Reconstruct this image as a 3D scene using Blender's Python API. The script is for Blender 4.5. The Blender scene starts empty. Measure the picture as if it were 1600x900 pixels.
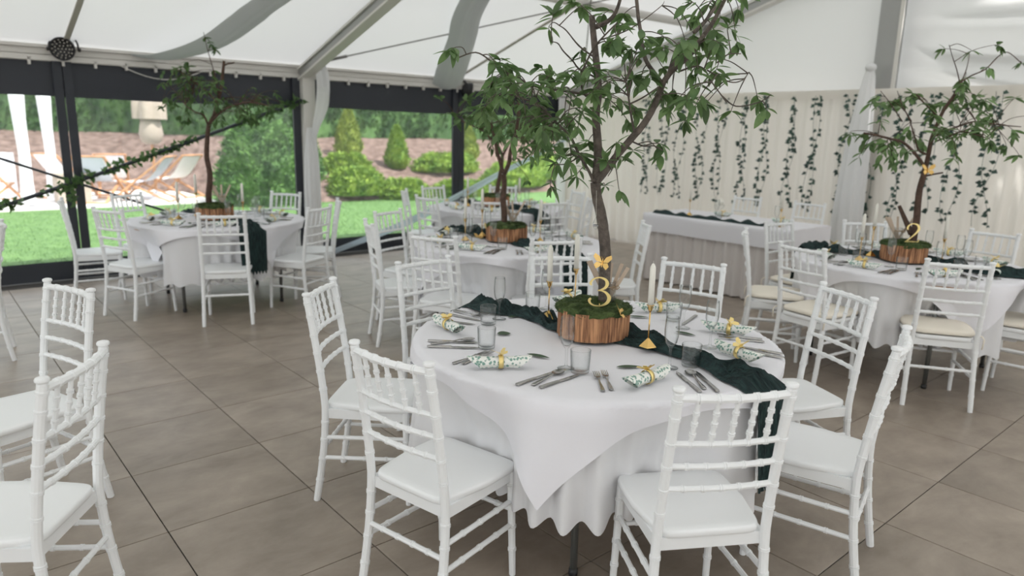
import bpy, bmesh, math, random, json
from mathutils import Vector, Matrix, noise
random.seed(7)
PI = math.pi
S = bpy.context.scene
COL = S.collection

# ------------------------------------------------------------------ camera
cam_d = bpy.data.cameras.new('camera'); cam = bpy.data.objects.new('camera', cam_d); COL.objects.link(cam)
CAM = Vector((0, 0, 1.618))
FW = Vector((0.63569902, 0.74150178, -0.2146203)); RT = Vector((0.76223116, -0.64690766, 0.02267453)); UP = Vector((0.12202631, 0.17800446, 0.97643433))
cam.matrix_world = Matrix(((RT.x, UP.x, -FW.x, CAM.x), (RT.y, UP.y, -FW.y, CAM.y), (RT.z, UP.z, -FW.z, CAM.z), (0, 0, 0, 1)))
cam_d.sensor_width = 36; cam_d.lens = 1107.226 / 1600 * 36
cam_d.clip_start = 0.05; cam_d.clip_end = 200
cam_d.dof.use_dof = True; cam_d.dof.focus_distance = 2.7; cam_d.dof.aperture_fstop = 2.1
S.camera = cam
# ------------------------------------------------------------------ world, sun, exposure
w = bpy.data.worlds.new('sky'); S.world = w; w.use_nodes = True
bg = w.node_tree.nodes['Background']; bg.inputs[0].default_value = (0.88, 0.935, 1.0, 1); bg.inputs[1].default_value = 1.5
sd = bpy.data.lights.new('sun', 'SUN'); sd.energy = 4.8; sd.angle = math.radians(3); sd.color = (1.0, 0.975, 0.94)
sun = bpy.data.objects.new('sun', sd); COL.objects.link(sun)
sun.rotation_euler = Vector((-0.24, 0.52, -0.82)).to_track_quat('-Z', 'Y').to_euler()
S.view_settings.view_transform = 'Standard'; S.view_settings.look = 'None'; S.view_settings.gamma = 1
S.view_settings.use_curve_mapping = False
S.view_settings.exposure = 0.62
S.cycles.max_bounces = 10; S.cycles.diffuse_bounces = 5; S.cycles.transparent_max_bounces = 24; S.cycles.transmission_bounces = 6
S.cycles.caustics_reflective = False; S.cycles.caustics_refractive = False
S.cycles.sample_clamp_indirect = 6

# ------------------------------------------------------------------ materials
def mat(name, col, rough=0.6, metal=0.0, spec=0.5, var=0.0, scale=8.0, bump=0.0, bscale=40.0, col2=None, translucent=0.0, objvar=0.0, stretch=None, sheen=0.0):
    m = bpy.data.materials.new(name); m.use_nodes = True
    nt = m.node_tree; N = nt.nodes; L = nt.links
    b = N['Principled BSDF']
    b.inputs['Base Color'].default_value = (*col, 1); b.inputs['Roughness'].default_value = rough
    b.inputs['Metallic'].default_value = metal; b.inputs['Specular IOR Level'].default_value = spec
    tc = N.new('ShaderNodeTexCoord')
    mp = N.new('ShaderNodeMapping'); L.new(tc.outputs['Object'], mp.inputs[0])
    if stretch: mp.inputs['Scale'].default_value = stretch
    src = None
    if var > 0 or col2:
        n = N.new('ShaderNodeTexNoise'); n.inputs['Scale'].default_value = scale; n.inputs['Detail'].default_value = 5
        L.new(mp.outputs[0], n.inputs['Vector'])
        r = N.new('ShaderNodeValToRGB'); r.color_ramp.elements[0].position = 0.35; r.color_ramp.elements[1].position = 0.65
        c2 = col2 if col2 else tuple(min(1, c * (1 + var)) for c in col)
        c1 = col if col2 else tuple(c * (1 - var) for c in col)
        r.color_ramp.elements[0].color = (*c1, 1); r.color_ramp.elements[1].color = (*c2, 1)
        L.new(n.outputs[0], r.inputs[0]); src = r.outputs[0]
    if objvar > 0:
        oi = N.new('ShaderNodeObjectInfo')
        hs = N.new('ShaderNodeHueSaturation')
        if src: L.new(src, hs.inputs['Color'])
        else: hs.inputs['Color'].default_value = (*col, 1)
        mr = N.new('ShaderNodeMapRange'); mr.inputs[3].default_value = 1 - objvar; mr.inputs[4].default_value = 1 + objvar
        L.new(oi.outputs['Random'], mr.inputs[0]); L.new(mr.outputs[0], hs.inputs['Value']); src = hs.outputs[0]
    if src: L.new(src, b.inputs['Base Color'])
    if bump > 0:
        n2 = N.new('ShaderNodeTexNoise'); n2.inputs['Scale'].default_value = bscale; n2.inputs['Detail'].default_value = 4
        L.new(mp.outputs[0], n2.inputs['Vector'])
        bp = N.new('ShaderNodeBump'); bp.inputs['Strength'].default_value = bump; bp.inputs['Distance'].default_value = 0.02
        L.new(n2.outputs[0], bp.inputs['Height']); L.new(bp.outputs[0], b.inputs['Normal'])
    if sheen: b.inputs['Sheen Weight'].default_value = sheen
    if translucent > 0:
        t = N.new('ShaderNodeBsdfTranslucent'); t.inputs[0].default_value = (*col, 1)
        if src: L.new(src, t.inputs[0])
        mx = N.new('ShaderNodeMixShader'); mx.inputs[0].default_value = translucent
        L.new(b.outputs[0], mx.inputs[1]); L.new(t.outputs[0], mx.inputs[2])
        L.new(mx.outputs[0], N['Material Output'].inputs['Surface'])
    return m

def glass_mat(name, tint, fres, haze=0.0):
    m = bpy.data.materials.new(name); m.use_nodes = True
    nt = m.node_tree; N = nt.nodes; L = nt.links; N.remove(N['Principled BSDF'])
    tr = N.new('ShaderNodeBsdfTransparent')
    gl = N.new('ShaderNodeBsdfGlossy'); gl.inputs['Roughness'].default_value = 0.03; gl.inputs[0].default_value = (1, 1, 1, 1)
    lw = N.new('ShaderNodeLayerWeight'); lw.inputs[0].default_value = 0.5
    pw = N.new('ShaderNodeMath'); pw.operation = 'POWER'; pw.inputs[1].default_value = 3.0; L.new(lw.outputs['Facing'], pw.inputs[0])
    fr = N.new('ShaderNodeMath'); fr.operation = 'MULTIPLY_ADD'; fr.inputs[1].default_value = fres; fr.inputs[2].default_value = 0.03; L.new(pw.outputs[0], fr.inputs[0])
    cm = N.new('ShaderNodeMix'); cm.data_type = 'RGBA'; cm.inputs[6].default_value = (0.985, 0.99, 0.99, 1); cm.inputs[7].default_value = (*tint, 1); L.new(pw.outputs[0], cm.inputs[0]); L.new(cm.outputs[2], tr.inputs[0])
    mx = N.new('ShaderNodeMixShader'); L.new(fr.outputs[0], mx.inputs[0]); L.new(tr.outputs[0], mx.inputs[1]); L.new(gl.outputs[0], mx.inputs[2])
    out = mx.outputs[0]
    if haze > 0:
        d = N.new('ShaderNodeBsdfTranslucent'); d.inputs[0].default_value = (0.9, 0.92, 0.95, 1)
        m2 = N.new('ShaderNodeMixShader'); m2.inputs[0].default_value = haze
        L.new(out, m2.inputs[1]); L.new(d.outputs[0], m2.inputs[2]); out = m2.outputs[0]
    L.new(out, N['Material Output'].inputs['Surface'])
    return m

M = {}
M['plastic'] = mat('white_plastic', (0.86, 0.875, 0.88), 0.38)
M['cushion'] = mat('cream_fabric', (0.92, 0.86, 0.75), 0.9, bump=0.3, bscale=120)
M['cloth'] = mat('white_cloth', (0.82, 0.82, 0.835), 0.9, bump=0.08, bscale=14, translucent=0.12)
M['overlay'] = mat('overlay_cloth', (0.87, 0.865, 0.905), 0.85, bump=0.10, bscale=11, translucent=0.08)
M['skirt'] = mat('skirt_cloth', (0.70, 0.66, 0.64), 0.9, bump=0.05, bscale=20)
M['runner'] = mat('dark_green_gauze', (0.006, 0.020, 0.021), 0.85, bump=1.0, bscale=26, stretch=(8, 1, 1), col2=(0.024, 0.058, 0.056), scale=18)
M['grout'] = mat('grout', (0.03, 0.025, 0.02), 0.9)
M['alu'] = mat('cream_aluminium', (0.66, 0.64, 0.60), 0.45, 0.0)
M['grey_alu'] = mat('grey_aluminium', (0.36, 0.36, 0.35), 0.4, 0.6)
M['black_pvc'] = mat('black_pvc', (0.022, 0.026, 0.035), 0.5, bump=0.25, bscale=2.5)
M['black'] = mat('black_plastic', (0.015, 0.015, 0.017), 0.5)
M['steel_leg'] = mat('dark_steel_tube', (0.22, 0.23, 0.225), 0.4, 0.7)
M['sheer'] = mat('white_sheer_fabric', (0.88, 0.88, 0.88), 0.9, translucent=0.3)
M['sash'] = mat('grey_white_sash', (0.55, 0.57, 0.57), 0.9, translucent=0.2)
M['blue_sash'] = mat('pale_blue_sash', (0.62, 0.72, 0.78), 0.8, translucent=0.4)
M['tent'] = mat('tent_fabric', (0.815, 0.81, 0.795), 0.75, translucent=0.17, bump=0.06, bscale=1.2)
M['gable'] = mat('gable_fabric', (0.77, 0.77, 0.755), 0.8, translucent=0.11)
M['curtain'] = mat('curtain_fabric', (0.82, 0.785, 0.725), 0.95, translucent=0.34)
M['wall_fabric'] = mat('wall_fabric', (0.86, 0.86, 0.855), 0.8, translucent=0.6)
M['added_ground'] = mat('added_grey_ground', (0.42, 0.40, 0.38), 0.85, var=0.08, scale=1.5)  # neutral grey for the added ground, keeps green bounce off the fabric
M['seam'] = mat('seam_fabric', (0.5, 0.47, 0.43), 0.8)
M['cable'] = mat('steel_cable', (0.25, 0.24, 0.23), 0.5, 0.5)
M['trunk'] = mat('bark_grey_brown', (0.115, 0.094, 0.078), 0.85, var=0.35, scale=30, bump=0.6, bscale=90)
M['trunk_b'] = mat('bark_brown', (0.085, 0.050, 0.035), 0.85, var=0.3, scale=30, bump=0.6, bscale=90)
M['leaf'] = mat('leaf_green', (0.15, 0.25, 0.095), 0.5, translucent=0.4, objvar=0.5)
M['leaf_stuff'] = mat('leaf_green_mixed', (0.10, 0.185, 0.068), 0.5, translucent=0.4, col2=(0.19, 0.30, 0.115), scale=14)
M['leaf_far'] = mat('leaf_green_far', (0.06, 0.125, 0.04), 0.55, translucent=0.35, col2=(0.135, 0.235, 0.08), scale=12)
M['loose'] = mat('sage_leaf', (0.045, 0.085, 0.04), 0.6, var=0.25, scale=60)
M['ivy'] = mat('eucalyptus_leaf', (0.018, 0.045, 0.035), 0.7, col2=(0.05, 0.10, 0.075), scale=8)
M['log'] = mat('split_wood', (0.13, 0.05, 0.024), 0.8, col2=(0.60, 0.31, 0.155), scale=9, stretch=(10, 10, 0.7), bump=0.5, bscale=18)
M['moss'] = mat('moss', (0.028, 0.055, 0.014), 0.95, col2=(0.085, 0.125, 0.035), scale=25, bump=0.9, bscale=60)
M['gold'] = mat('gold', (0.78, 0.52, 0.19), 0.25, 1.0)
M['gold_light'] = mat('brushed_gold', (0.88, 0.70, 0.30), 0.35, 0.9)
M['wax'] = mat('candle_wax', (0.82, 0.80, 0.72), 0.5)
M['steel'] = mat('cutlery_steel', (0.42, 0.41, 0.40), 0.22, 1.0)
M['glass'] = glass_mat('drinking_glass', (0.30, 0.33, 0.33), 0.5)
M['pane'] = glass_mat('clear_pvc', (0.90, 0.93, 0.94), 0.12, haze=0.035)
M['stick'] = mat('beige_wood', (0.55, 0.44, 0.34), 0.8)
M['twine'] = mat('jute_twine', (0.38, 0.28, 0.18), 0.9)
M['jar'] = glass_mat('jar_glass', (0.6, 0.57, 0.52), 0.4, haze=0.12)
M['grass'] = mat('grass', (0.066, 0.145, 0.034), 0.9, col2=(0.115, 0.218, 0.06), scale=5, bump=0.5, bscale=60)
M['mulch'] = mat('bark_mulch', (0.09, 0.055, 0.043), 0.95, col2=(0.21, 0.145, 0.12), scale=6, bump=0.8, bscale=12)
M['paving'] = mat('pale_paving', (0.78, 0.75, 0.72), 0.8, var=0.06, scale=2)
M['hedge'] = mat('hedge_green', (0.025, 0.075, 0.018), 0.8, col2=(0.10, 0.20, 0.055), scale=2.2, translucent=0.15)
M['bush'] = mat('bush_green', (0.04, 0.11, 0.024), 0.8, col2=(0.15, 0.29, 0.07), scale=3, translucent=0.15)
M['juniper'] = mat('yellow_green_juniper', (0.09, 0.19, 0.02), 0.8, col2=(0.26, 0.37, 0.05), scale=4, translucent=0.15)
M['conifer'] = mat('golden_conifer', (0.11, 0.17, 0.02), 0.8, col2=(0.27, 0.33, 0.055), scale=5, translucent=0.15)
M['canvas'] = mat('beige_canvas', (0.37, 0.31, 0.255), 0.9, var=0.08, scale=3)
M['white_canvas'] = mat('white_canvas', (0.82, 0.82, 0.84), 0.9)
M['grey_canvas'] = mat('grey_canvas', (0.50, 0.54, 0.64), 0.9)
M['teak'] = mat('light_teak', (0.50, 0.26, 0.13), 0.7, var=0.2, scale=10)
M['white_paint'] = mat('white_paint', (0.82, 0.84, 0.88), 0.6)
M['lens'] = mat('lamp_lens', (0.35, 0.33, 0.30), 0.2, 0.6)

def floor_mat():
    m = bpy.data.materials.new('concrete_tile'); m.use_nodes = True
    nt = m.node_tree; N = nt.nodes; L = nt.links; b = N['Principled BSDF']
    g = N.new('ShaderNodeNewGeometry')
    oi = N.new('ShaderNodeObjectInfo')
    add = N.new('ShaderNodeVectorMath'); add.operation = 'MULTIPLY_ADD'; add.inputs[1].default_value = (1, 1, 1)
    L.new(g.outputs['Position'], add.inputs[0])
    sc = N.new('ShaderNodeVectorMath'); sc.operation = 'SCALE'; sc.inputs['Scale'].default_value = 37.0
    cv = N.new('ShaderNodeCombineXYZ'); L.new(oi.outputs['Random'], cv.inputs[0]); L.new(oi.outputs['Random'], cv.inputs[1])
    L.new(cv.outputs[0], sc.inputs[0]); L.new(sc.outputs[0], add.inputs[2])
    n = N.new('ShaderNodeTexNoise'); n.inputs['Scale'].default_value = 3.2; n.inputs['Detail'].default_value = 8; n.inputs['Roughness'].default_value = 0.62; n.inputs['Distortion'].default_value = 0.25
    mp = N.new('ShaderNodeMapping'); mp.inputs['Scale'].default_value = (1.0, 1.5, 1); mp.inputs['Rotation'].default_value = (0, 0, 0.2)
    L.new(add.outputs[0], mp.inputs[0]); L.new(mp.outputs[0], n.inputs['Vector'])
    r = N.new('ShaderNodeValToRGB'); e = r.color_ramp.elements
    e[0].position = 0.28; e[0].color = (0.222, 0.182, 0.145, 1); e[1].position = 0.75; e[1].color = (0.400, 0.340, 0.280, 1)
    L.new(n.outputs[0], r.inputs[0])
    hs = N.new('ShaderNodeHueSaturation'); mr = N.new('ShaderNodeMapRange'); mr.inputs[3].default_value = 0.93; mr.inputs[4].default_value = 1.07
    L.new(oi.outputs['Random'], mr.inputs[0]); L.new(mr.outputs[0], hs.inputs['Value']); L.new(r.outputs[0], hs.inputs['Color'])
    L.new(hs.outputs[0], b.inputs['Base Color'])
    b.inputs['Roughness'].default_value = 0.36; b.inputs['Specular IOR Level'].default_value = 0.5
    return m
M['tile'] = floor_mat()

def napkin_mat():
    m = bpy.data.materials.new('printed_napkin'); m.use_nodes = True
    nt = m.node_tree; N = nt.nodes; L = nt.links; b = N['Principled BSDF']; b.inputs['Roughness'].default_value = 0.9
    tc = N.new('ShaderNodeTexCoord')
    v = N.new('ShaderNodeTexVoronoi'); v.inputs['Scale'].default_value = 75; v.inputs['Randomness'].default_value = 1
    ns = N.new('ShaderNodeTexNoise'); ns.inputs['Scale'].default_value = 55; ns.inputs['Detail'].default_value = 2
    L.new(tc.outputs['Object'], v.inputs['Vector']); L.new(tc.outputs['Object'], ns.inputs['Vector'])
    r = N.new('ShaderNodeValToRGB'); e = r.color_ramp.elements
    e[0].position = 0.22; e[0].color = (0.20, 0.35, 0.29, 1); e[1].position = 0.36; e[1].color = (0.84, 0.85, 0.80, 1)
    mul = N.new('ShaderNodeMath'); mul.operation = 'MULTIPLY'; mul.inputs[1].default_value = 1.55
    L.new(ns.outputs[0], mul.inputs[0])
    ml = N.new('ShaderNodeMath'); ml.operation = 'MULTIPLY'; L.new(v.outputs[0], ml.inputs[0]); L.new(mul.outputs[0], ml.inputs[1])
    L.new(ml.outputs[0], r.inputs[0]); L.new(r.outputs[0], b.inputs['Base Color'])
    return m
M['napkin'] = napkin_mat()

# ------------------------------------------------------------------ mesh helpers
class MB:
    def __init__(s): s.v = []; s.f = []
    def add(s, v, f):
        o = len(s.v); s.v += [tuple(p) for p in v]; s.f += [tuple(i + o for i in q) for q in f]
    def box(s, x0, x1, y0, y1, z0, z1):
        s.add([(x0, y0, z0), (x1, y0, z0), (x1, y1, z0), (x0, y1, z0), (x0, y0, z1), (x1, y0, z1), (x1, y1, z1), (x0, y1, z1)],
              [(3, 2, 1, 0), (4, 5, 6, 7), (0, 1, 5, 4), (1, 2, 6, 5), (2, 3, 7, 6), (3, 0, 4, 7)])
    def bar(s, a, b, wx, wz, up=(0, 0, 1)):
        a = Vector(a); b = Vector(b); d = (b - a).normalized(); u = Vector(up)
        r = d.cross(u).normalized(); u = r.cross(d)
        P = []
        for c in (a, b):
            for sx, sz in ((-1, -1), (1, -1), (1, 1), (-1, 1)): P.append(c + r * (sx * wx / 2) + u * (sz * wz / 2))
        s.add(P, [(3, 2, 1, 0), (4, 5, 6, 7), (0, 1, 5, 4), (1, 2, 6, 5), (2, 3, 7, 6), (3, 0, 4, 7)])
    def tube(s, pts, rad, seg=8, cap=True):
        pts = [Vector(p) for p in pts]; n = len(pts)
        if not hasattr(rad, '__len__'): rad = [rad] * n
        V = []; F = []
        t0 = (pts[1] - pts[0]).normalized()
        ref = Vector((1, 0, 0)) if abs(t0.x) < 0.8 else Vector((0, 1, 0))
        u = (ref - t0 * ref.dot(t0)).normalized()
        for i in range(n):
            if i == 0: t = pts[1] - pts[0]
            elif i == n - 1: t = pts[-1] - pts[-2]
            else: t = pts[i + 1] - pts[i - 1]
            if t.length < 1e-9: t = t0.copy()
            t.normalize(); u = (u - t * u.dot(t))
            if u.length < 1e-6: u = t.orthogonal()
            u.normalize(); b = t.cross(u)
            for k in range(seg):
                a = 2 * PI * k / seg; V.append(pts[i] + (u * math.cos(a) + b * math.sin(a)) * rad[i])
        for i in range(n - 1):
            for k in range(seg):
                k2 = (k + 1) % seg; F.append((i * seg + k, i * seg + k2, (i + 1) * seg + k2, (i + 1) * seg + k))
        if cap: F.append(tuple(range(seg - 1, -1, -1))); F.append(tuple((n - 1) * seg + k for k in range(seg)))
        s.add(V, F)
    def lathe(s, prof, seg=16, c=(0, 0, 0), cap=True):
        V = []; F = []
        for r, z in prof:
            for k in range(seg):
                a = 2 * PI * k / seg; V.append((c[0] + r * math.cos(a), c[1] + r * math.sin(a), c[2] + z))
        for i in range(len(prof) - 1):
            for k in range(seg):
                k2 = (k + 1) % seg; F.append((i * seg + k, i * seg + k2, (i + 1) * seg + k2, (i + 1) * seg + k))
        if cap:
            F.append(tuple(range(seg - 1, -1, -1))); F.append(tuple((len(prof) - 1) * seg + k for k in range(seg)))
        s.add(V, F)
    def grid(s, fn, nu, nv, wrap=False):
        V = [fn(i / nu, j / nv) for j in range(nv + 1) for i in range(nu + (0 if wrap else 1))]
        W = nu if wrap else nu + 1; F = []
        for j in range(nv):
            for i in range(nu):
                i2 = (i + 1) % W if wrap else i + 1
                F.append((j * W + i, j * W + i2, (j + 1) * W + i2, (j + 1) * W + i))
        s.add(V, F)
    def mesh(s, name, smooth=True):
        me = bpy.data.meshes.new(name); me.from_pydata(s.v, [], s.f); me.update()
        if smooth: me.polygons.foreach_set('use_smooth', [True] * len(me.polygons))
        return me

def obj(name, me, m, parent=None, loc=None, rz=None, smooth=True):
    if isinstance(me, MB): me = me.mesh(name, smooth)
    if not me.materials: me.materials.append(m if not isinstance(m, str) else M[m])
    o = bpy.data.objects.new(name, me); COL.objects.link(o)
    if parent: o.parent = parent
    if loc is not None: o.location = loc
    if rz is not None: o.rotation_euler = (0, 0, rz)
    return o
def tag(o, label, cat, group=None, kind=None):
    o['label'] = label; o['category'] = cat
    if group: o['group'] = group
    if kind: o['kind'] = kind
    return o
def thing(name, label, cat, loc=(0, 0, 0), rz=0, group=None):
    o = bpy.data.objects.new(name, None); COL.objects.link(o); o.empty_display_size = 0.1
    o.location = loc; o.rotation_euler = (0, 0, rz)
    return tag(o, label, cat, group)
def struct(o): o['kind'] = 'structure'; return o
def dup(root, loc, rz, label=None, group=None):
    r = root.copy(); COL.objects.link(r); r.location = loc; r.rotation_euler = (0, 0, rz)
    if label: r['label'] = label
    if group: r['group'] = group
    for ch in root.children:
        c = ch.copy(); COL.objects.link(c); c.parent = r
        for g in ch.children:
            d = g.copy(); COL.objects.link(d); d.parent = c
    return r
def bevel_mesh(mb, name, wdt=0.004, seg=2):
    me = mb.mesh(name, False); bm = bmesh.new(); bm.from_mesh(me)
    bmesh.ops.bevel(bm, geom=bm.edges[:], offset=wdt, segments=seg, affect='EDGES', profile=0.5)
    bm.to_mesh(me); bm.free(); return me
def fn2(x, y, z=0): return noise.noise(Vector((x, y, z)))

# ================================================================== THE SETTING
XW, YW, YR = 8.6, 8.6, 3.6            # gable wall, window wall, ridge line
EAVE, SLOPE = 2.34, 0.31
def roof_z(y): return EAVE + SLOPE * (YW - y) if y >= YR else EAVE + SLOPE * (YW - YR) - SLOPE * (YR - y)
# floor: dark joint bed with single tiles
mb = MB(); mb.box(-6.2, XW + 0.1, -1.6, YW + 0.1, -0.06, -0.006)
floor = struct(obj('floor', mb, 'grout', smooth=False))
TS = 0.604
mb = MB(); mb.box(-TS / 2 + 0.0022, TS / 2 - 0.0022, -TS / 2 + 0.0022, TS / 2 - 0.0022, -0.02, 0.0)
tile_me = bevel_mesh(mb, 'tile', 0.0015, 1); tile_me.materials.append(M['tile'])
nt_ = 0; rest = MB()
for i in range(-11, 14):
    for j in range(-5, 13):
        cx = 0.646 + TS * (i + 0.5); cy = 1.05 + TS * (j + 0.5)
        if cx > XW - 0.2 or cy > YW - 0.1 or cy < -1.4 or cx < -6: continue
        d = Vector((cx, cy, 0)) - CAM; dep = d.dot(FW)
        u = d.dot(RT) / max(dep, 0.1)
        if dep > 0.4 and abs(u) < 0.86:
            o = obj('tile', tile_me, 'tile', floor, (cx, cy, 0)); nt_ += 1
        else:
            rest.box(cx - TS / 2 + .0022, cx + TS / 2 - .0022, cy - TS / 2 + .0022, cy + TS / 2 - .0022, -0.02, 0)
o = obj('tile_field', rest, 'tile', floor, smooth=False); o['kind'] = 'stuff'

# roof: fabric panels between seams, as parts of the ceiling
XS = [-6.0, -3.5, -1.05, 1.38, 3.87, 6.2, 8.66]
ceiling = bpy.data.objects.new('ceiling', None); COL.objects.link(ceiling); struct(ceiling)
for a, b in zip(XS[:-1], XS[1:]):
    for y0, y1 in ((YW + 0.12, YR), (YR, -1.5)):
        mb = MB()
        def fn(u, v, a=a, b=b, y0=y0, y1=y1):
            x = a + (b - a) * u; y = y0 + (y1 - y0) * v
            return (x, y, roof_z(y) + 0.02 - 0.045 * math.sin(PI * u) * (0.35 + 0.65 * math.sin(PI * v)) + 0.006 * fn2(x * 2, y * 2))
        mb.grid(fn, 12, 14); obj('roof_panel', mb, 'tent', ceiling)
for x in (1.38, 6.2, -3.5):
    for y0, y1 in ((YW, YR), (YR, -1.4)):
        mb = MB(); mb.bar((x, y0, roof_z(y0) - 0.005), (x, y1, roof_z(y1) - 0.005), 0.05, 0.012); obj('seam', mb, 'seam', ceiling, smooth=False)
# window wall: black header and skirt bands, black mullions
mb = MB()
def hd(u, v):
    x = -6 + (XW + 6) * u; return (x, YW - 0.02 + 0.012 * math.sin(x * 5.1) * fn2(x * 2, v), 1.86 + 0.008 * math.sin(x * 1.9) + 0.37 * v)
mb.grid(hd, 160, 5); wall_left = struct(obj('wall_left', mb, 'black_pvc'))
mb = MB()
def sk(u, v):
    x = -6 + (XW + 6) * u; return (x, YW - 0.02 - 0.02 * (1 - v) + 0.01 * fn2(x * 3, v * 2), 0.004 + 0.19 * v)
mb.grid(sk, 100, 4); obj('skirt_band', mb, 'black_pvc', wall_left)
for a, b in ((-3.62, -3.42), (-1.2, -1.0), (1.255, 1.335), (1.345, 1.425), (3.735, 3.83), (6.13, 6.225), (6.24, 6.335), (8.50, 8.6)):
    mb = MB(); mb.box(a, b, YW - 0.06, YW - 0.025, 0.01, 2.22); obj('mullion', mb, 'black_pvc', wall_left, smooth=False)
hk = MB(); hk.box(-0.012, 0.012, -0.02, 0.02, -0.035, 0.035); hk = hk.mesh('hook', False)
x = 0.5
while x < 8.4:
    obj('hook', hk, 'alu', wall_left, (x, YW - 0.05, 2.195)); x += 0.285
for k, (a, b) in enumerate(((-6, -3.62), (-3.42, -1.2), (-1.0, 1.255), (1.425, 3.735), (4.0, 6.13), (6.335, 8.5))):
    mb = MB()
    def pn(u, v, a=a, b=b):
        x = a + (b - a) * u; return (x, YW + 0.004 * math.sin(x * 3 + v * 4), 0.17 + 1.72 * v)
    mb.grid(pn, 16, 10); struct(obj('window_%d' % (k + 1), mb, 'pane'))
# eave profile: stepped aluminium beam along the window wall
mb = MB()
mb.box(-6, XW, YW - 0.07, YW + 0.08, 2.205, 2.255); mb.box(-6, XW, YW - 0.05, YW + 0.08, 2.265, 2.32); mb.box(-6, XW, YW - 0.085, YW + 0.06, 2.325, 2.355); mb.box(-6, XW, YW - 0.03, YW + 0.05, 2.2, 2.36)
struct(obj('trim_1', mb, 'alu', smooth=False))
# gable wall above the curtain
mb = MB()
def gl_(u, v):
    y = YW - (YW - YR) * u; zt = roof_z(y) - 0.02; z = 2.05 + (zt - 2.05) * v
    return (XW + 0.05 + 0.02 * math.sin(y * 4) * (1 - v), y, z)
mb.grid(gl_, 40, 14); wall_back = struct(obj('wall_back', mb, 'gable'))
mb = MB()
def gr_(u, v):
    y = YR - 5.0 * u; zt = roof_z(y) - 0.02; z = 2.05 + (zt - 2.05) * v
    d = 0.0
    for k, (c0, amp, wd) in enumerate(((0.16, 0.34, 0.05), (0.40, 0.30, 0.05), (0.62, 0.22, 0.05))):
        line = c0 + 0.10 * math.sin(2.2 + u * 5.5 + k * 1.3) - 0.06 * u
        t = (v - line) / wd
        d -= amp * math.exp(-t * t) if t < 0 else amp * math.exp(-(t * 0.35) ** 2)
    return (XW + 0.12 + d * min(1, u * 5), y, z)
mb.grid(gr_, 60, 50); obj('draped_panel', mb, 'gable', wall_back)
mb = MB(); mb.box(XW + 0.06, XW + 0.1, -1.5, YW, 0, 2.1); obj('lower_panel', mb, 'wall_fabric', wall_back, smooth=False)
# the unseen sides behind the camera, one closed, one open to shape the light
mb = MB(); mb.box(-6.1, XW, -1.54, -1.5, 0, 2.4); struct(obj('wall_right', mb, 'wall_fabric', smooth=False))
mb = MB(); mb.add([(-6.1, -1.5, 2.15), (-6.1, YW, 2.15), (-6.1, YW, 2.4), (-6.1, YR, 3.85), (-6.1, -1.5, 2.4)], [(0, 1, 2, 3, 4)]); struct(obj('wall_front', mb, 'gable', smooth=False))
mb = MB(); mb.box(-60, 60, -60, 60, -0.2, -0.08); struct(obj('ground', mb, 'added_ground', smooth=False))  # unseen plane added to stop sky light leaking in from below
# pleated curtain along the gable wall
def pleat(y): return 0.028 * math.sin(y * 38 + 1.5 * math.sin(y * 3.1)) + 0.018 * math.sin(y * 17 + 2)
mb = MB()
def cu(u, v):
    y = YW - 0.03 - 9.9 * u; return (XW - 0.22 + pleat(y) * (0.35 + 0.65 * (1 - v)), y, 0.015 + 2.135 * v)
mb.grid(cu, 900, 6)
cur = tag(obj('curtain', mb, 'curtain'), 'long beige white pleated curtain along the back wall under the ivy strands', 'curtain')
mb = MB()
def cb(u, v):
    y = YW - 0.03 - 9.9 * u; return (XW - 0.265 + 0.006 * math.sin(y * 30), y, 2.08 + 0.10 * v)
mb.grid(cb, 300, 2); obj('heading_band', mb, 'curtain', cur)

# frame of the tent
def rafter(x, y0, y1, label):
    t = thing('rafter', label, 'beam', (x, y0, roof_z(y0)))
    a = Vector((0, 0, -0.10)); b = Vector((0, y1 - y0, roof_z(y1) - roof_z(y0) - 0.10))
    m1 = MB(); m1.bar(a, b, 0.09, 0.15); obj('web', m1, 'grey_alu', t, smooth=False)
    off = Vector((0, 0, -0.07)); m2 = MB(); m2.bar(a + off, b + off, 0.13, 0.025); obj('flange', m2, 'alu', t, smooth=False)
    off = Vector((0, 0, 0.05)); m2 = MB(); m2.bar(a + off, b + off, 0.13, 0.025); obj('flange', m2, 'alu', t, smooth=False)
    return t
rafter(3.87, YW, YR, 'grey aluminium roof rafter rising from the white wrapped window post')
rafter(3.87, YR - 5, YR, 'grey aluminium roof rafter above the camera on the right slope')
rafter(8.52, YW, YR, 'grey aluminium gable rafter rising from the far corner behind the big tree')
rafter(8.52, YR - 5, YR, 'grey aluminium gable rafter falling to the right of the gable post')
mb = MB(); mb.tube([(-1, 6.05, roof_z(6.05) - 0.06), (8.5, 6.05, roof_z(6.05) - 0.06)], 0.05, 12)
tag(obj('purlin', mb, 'alu'), 'round aluminium purlin under the roof meeting the gable rafter', 'beam')
mb = MB(); mb.box(8.46, 8.6, 3.5, 3.72, 0.0, 3.78)
gp = tag(obj('gable_post', mb, 'grey_alu', smooth=False), 'grey upright gable post at the middle of the back wall', 'post')
mb = MB(); mb.box(8.44, 8.46, 3.46, 3.5, 0.0, 3.78); obj('edge_strip', mb, 'alu', gp, smooth=False)
mb = MB(); mb.box(3.83, 3.99, YW - 0.14, YW + 0.02, 0.0, 2.32)
mp_ = tag(obj('main_post', mb, 'alu', smooth=False), 'white main post between the two big windows, wrapped in sheer fabric', 'post')
mb = MB(); mb.box(3.80, 4.02, YW - 0.16, YW + 0.04, 0.0, 0.012); obj('base_plate', mb, 'grey_alu', mp_, smooth=False)
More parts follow.
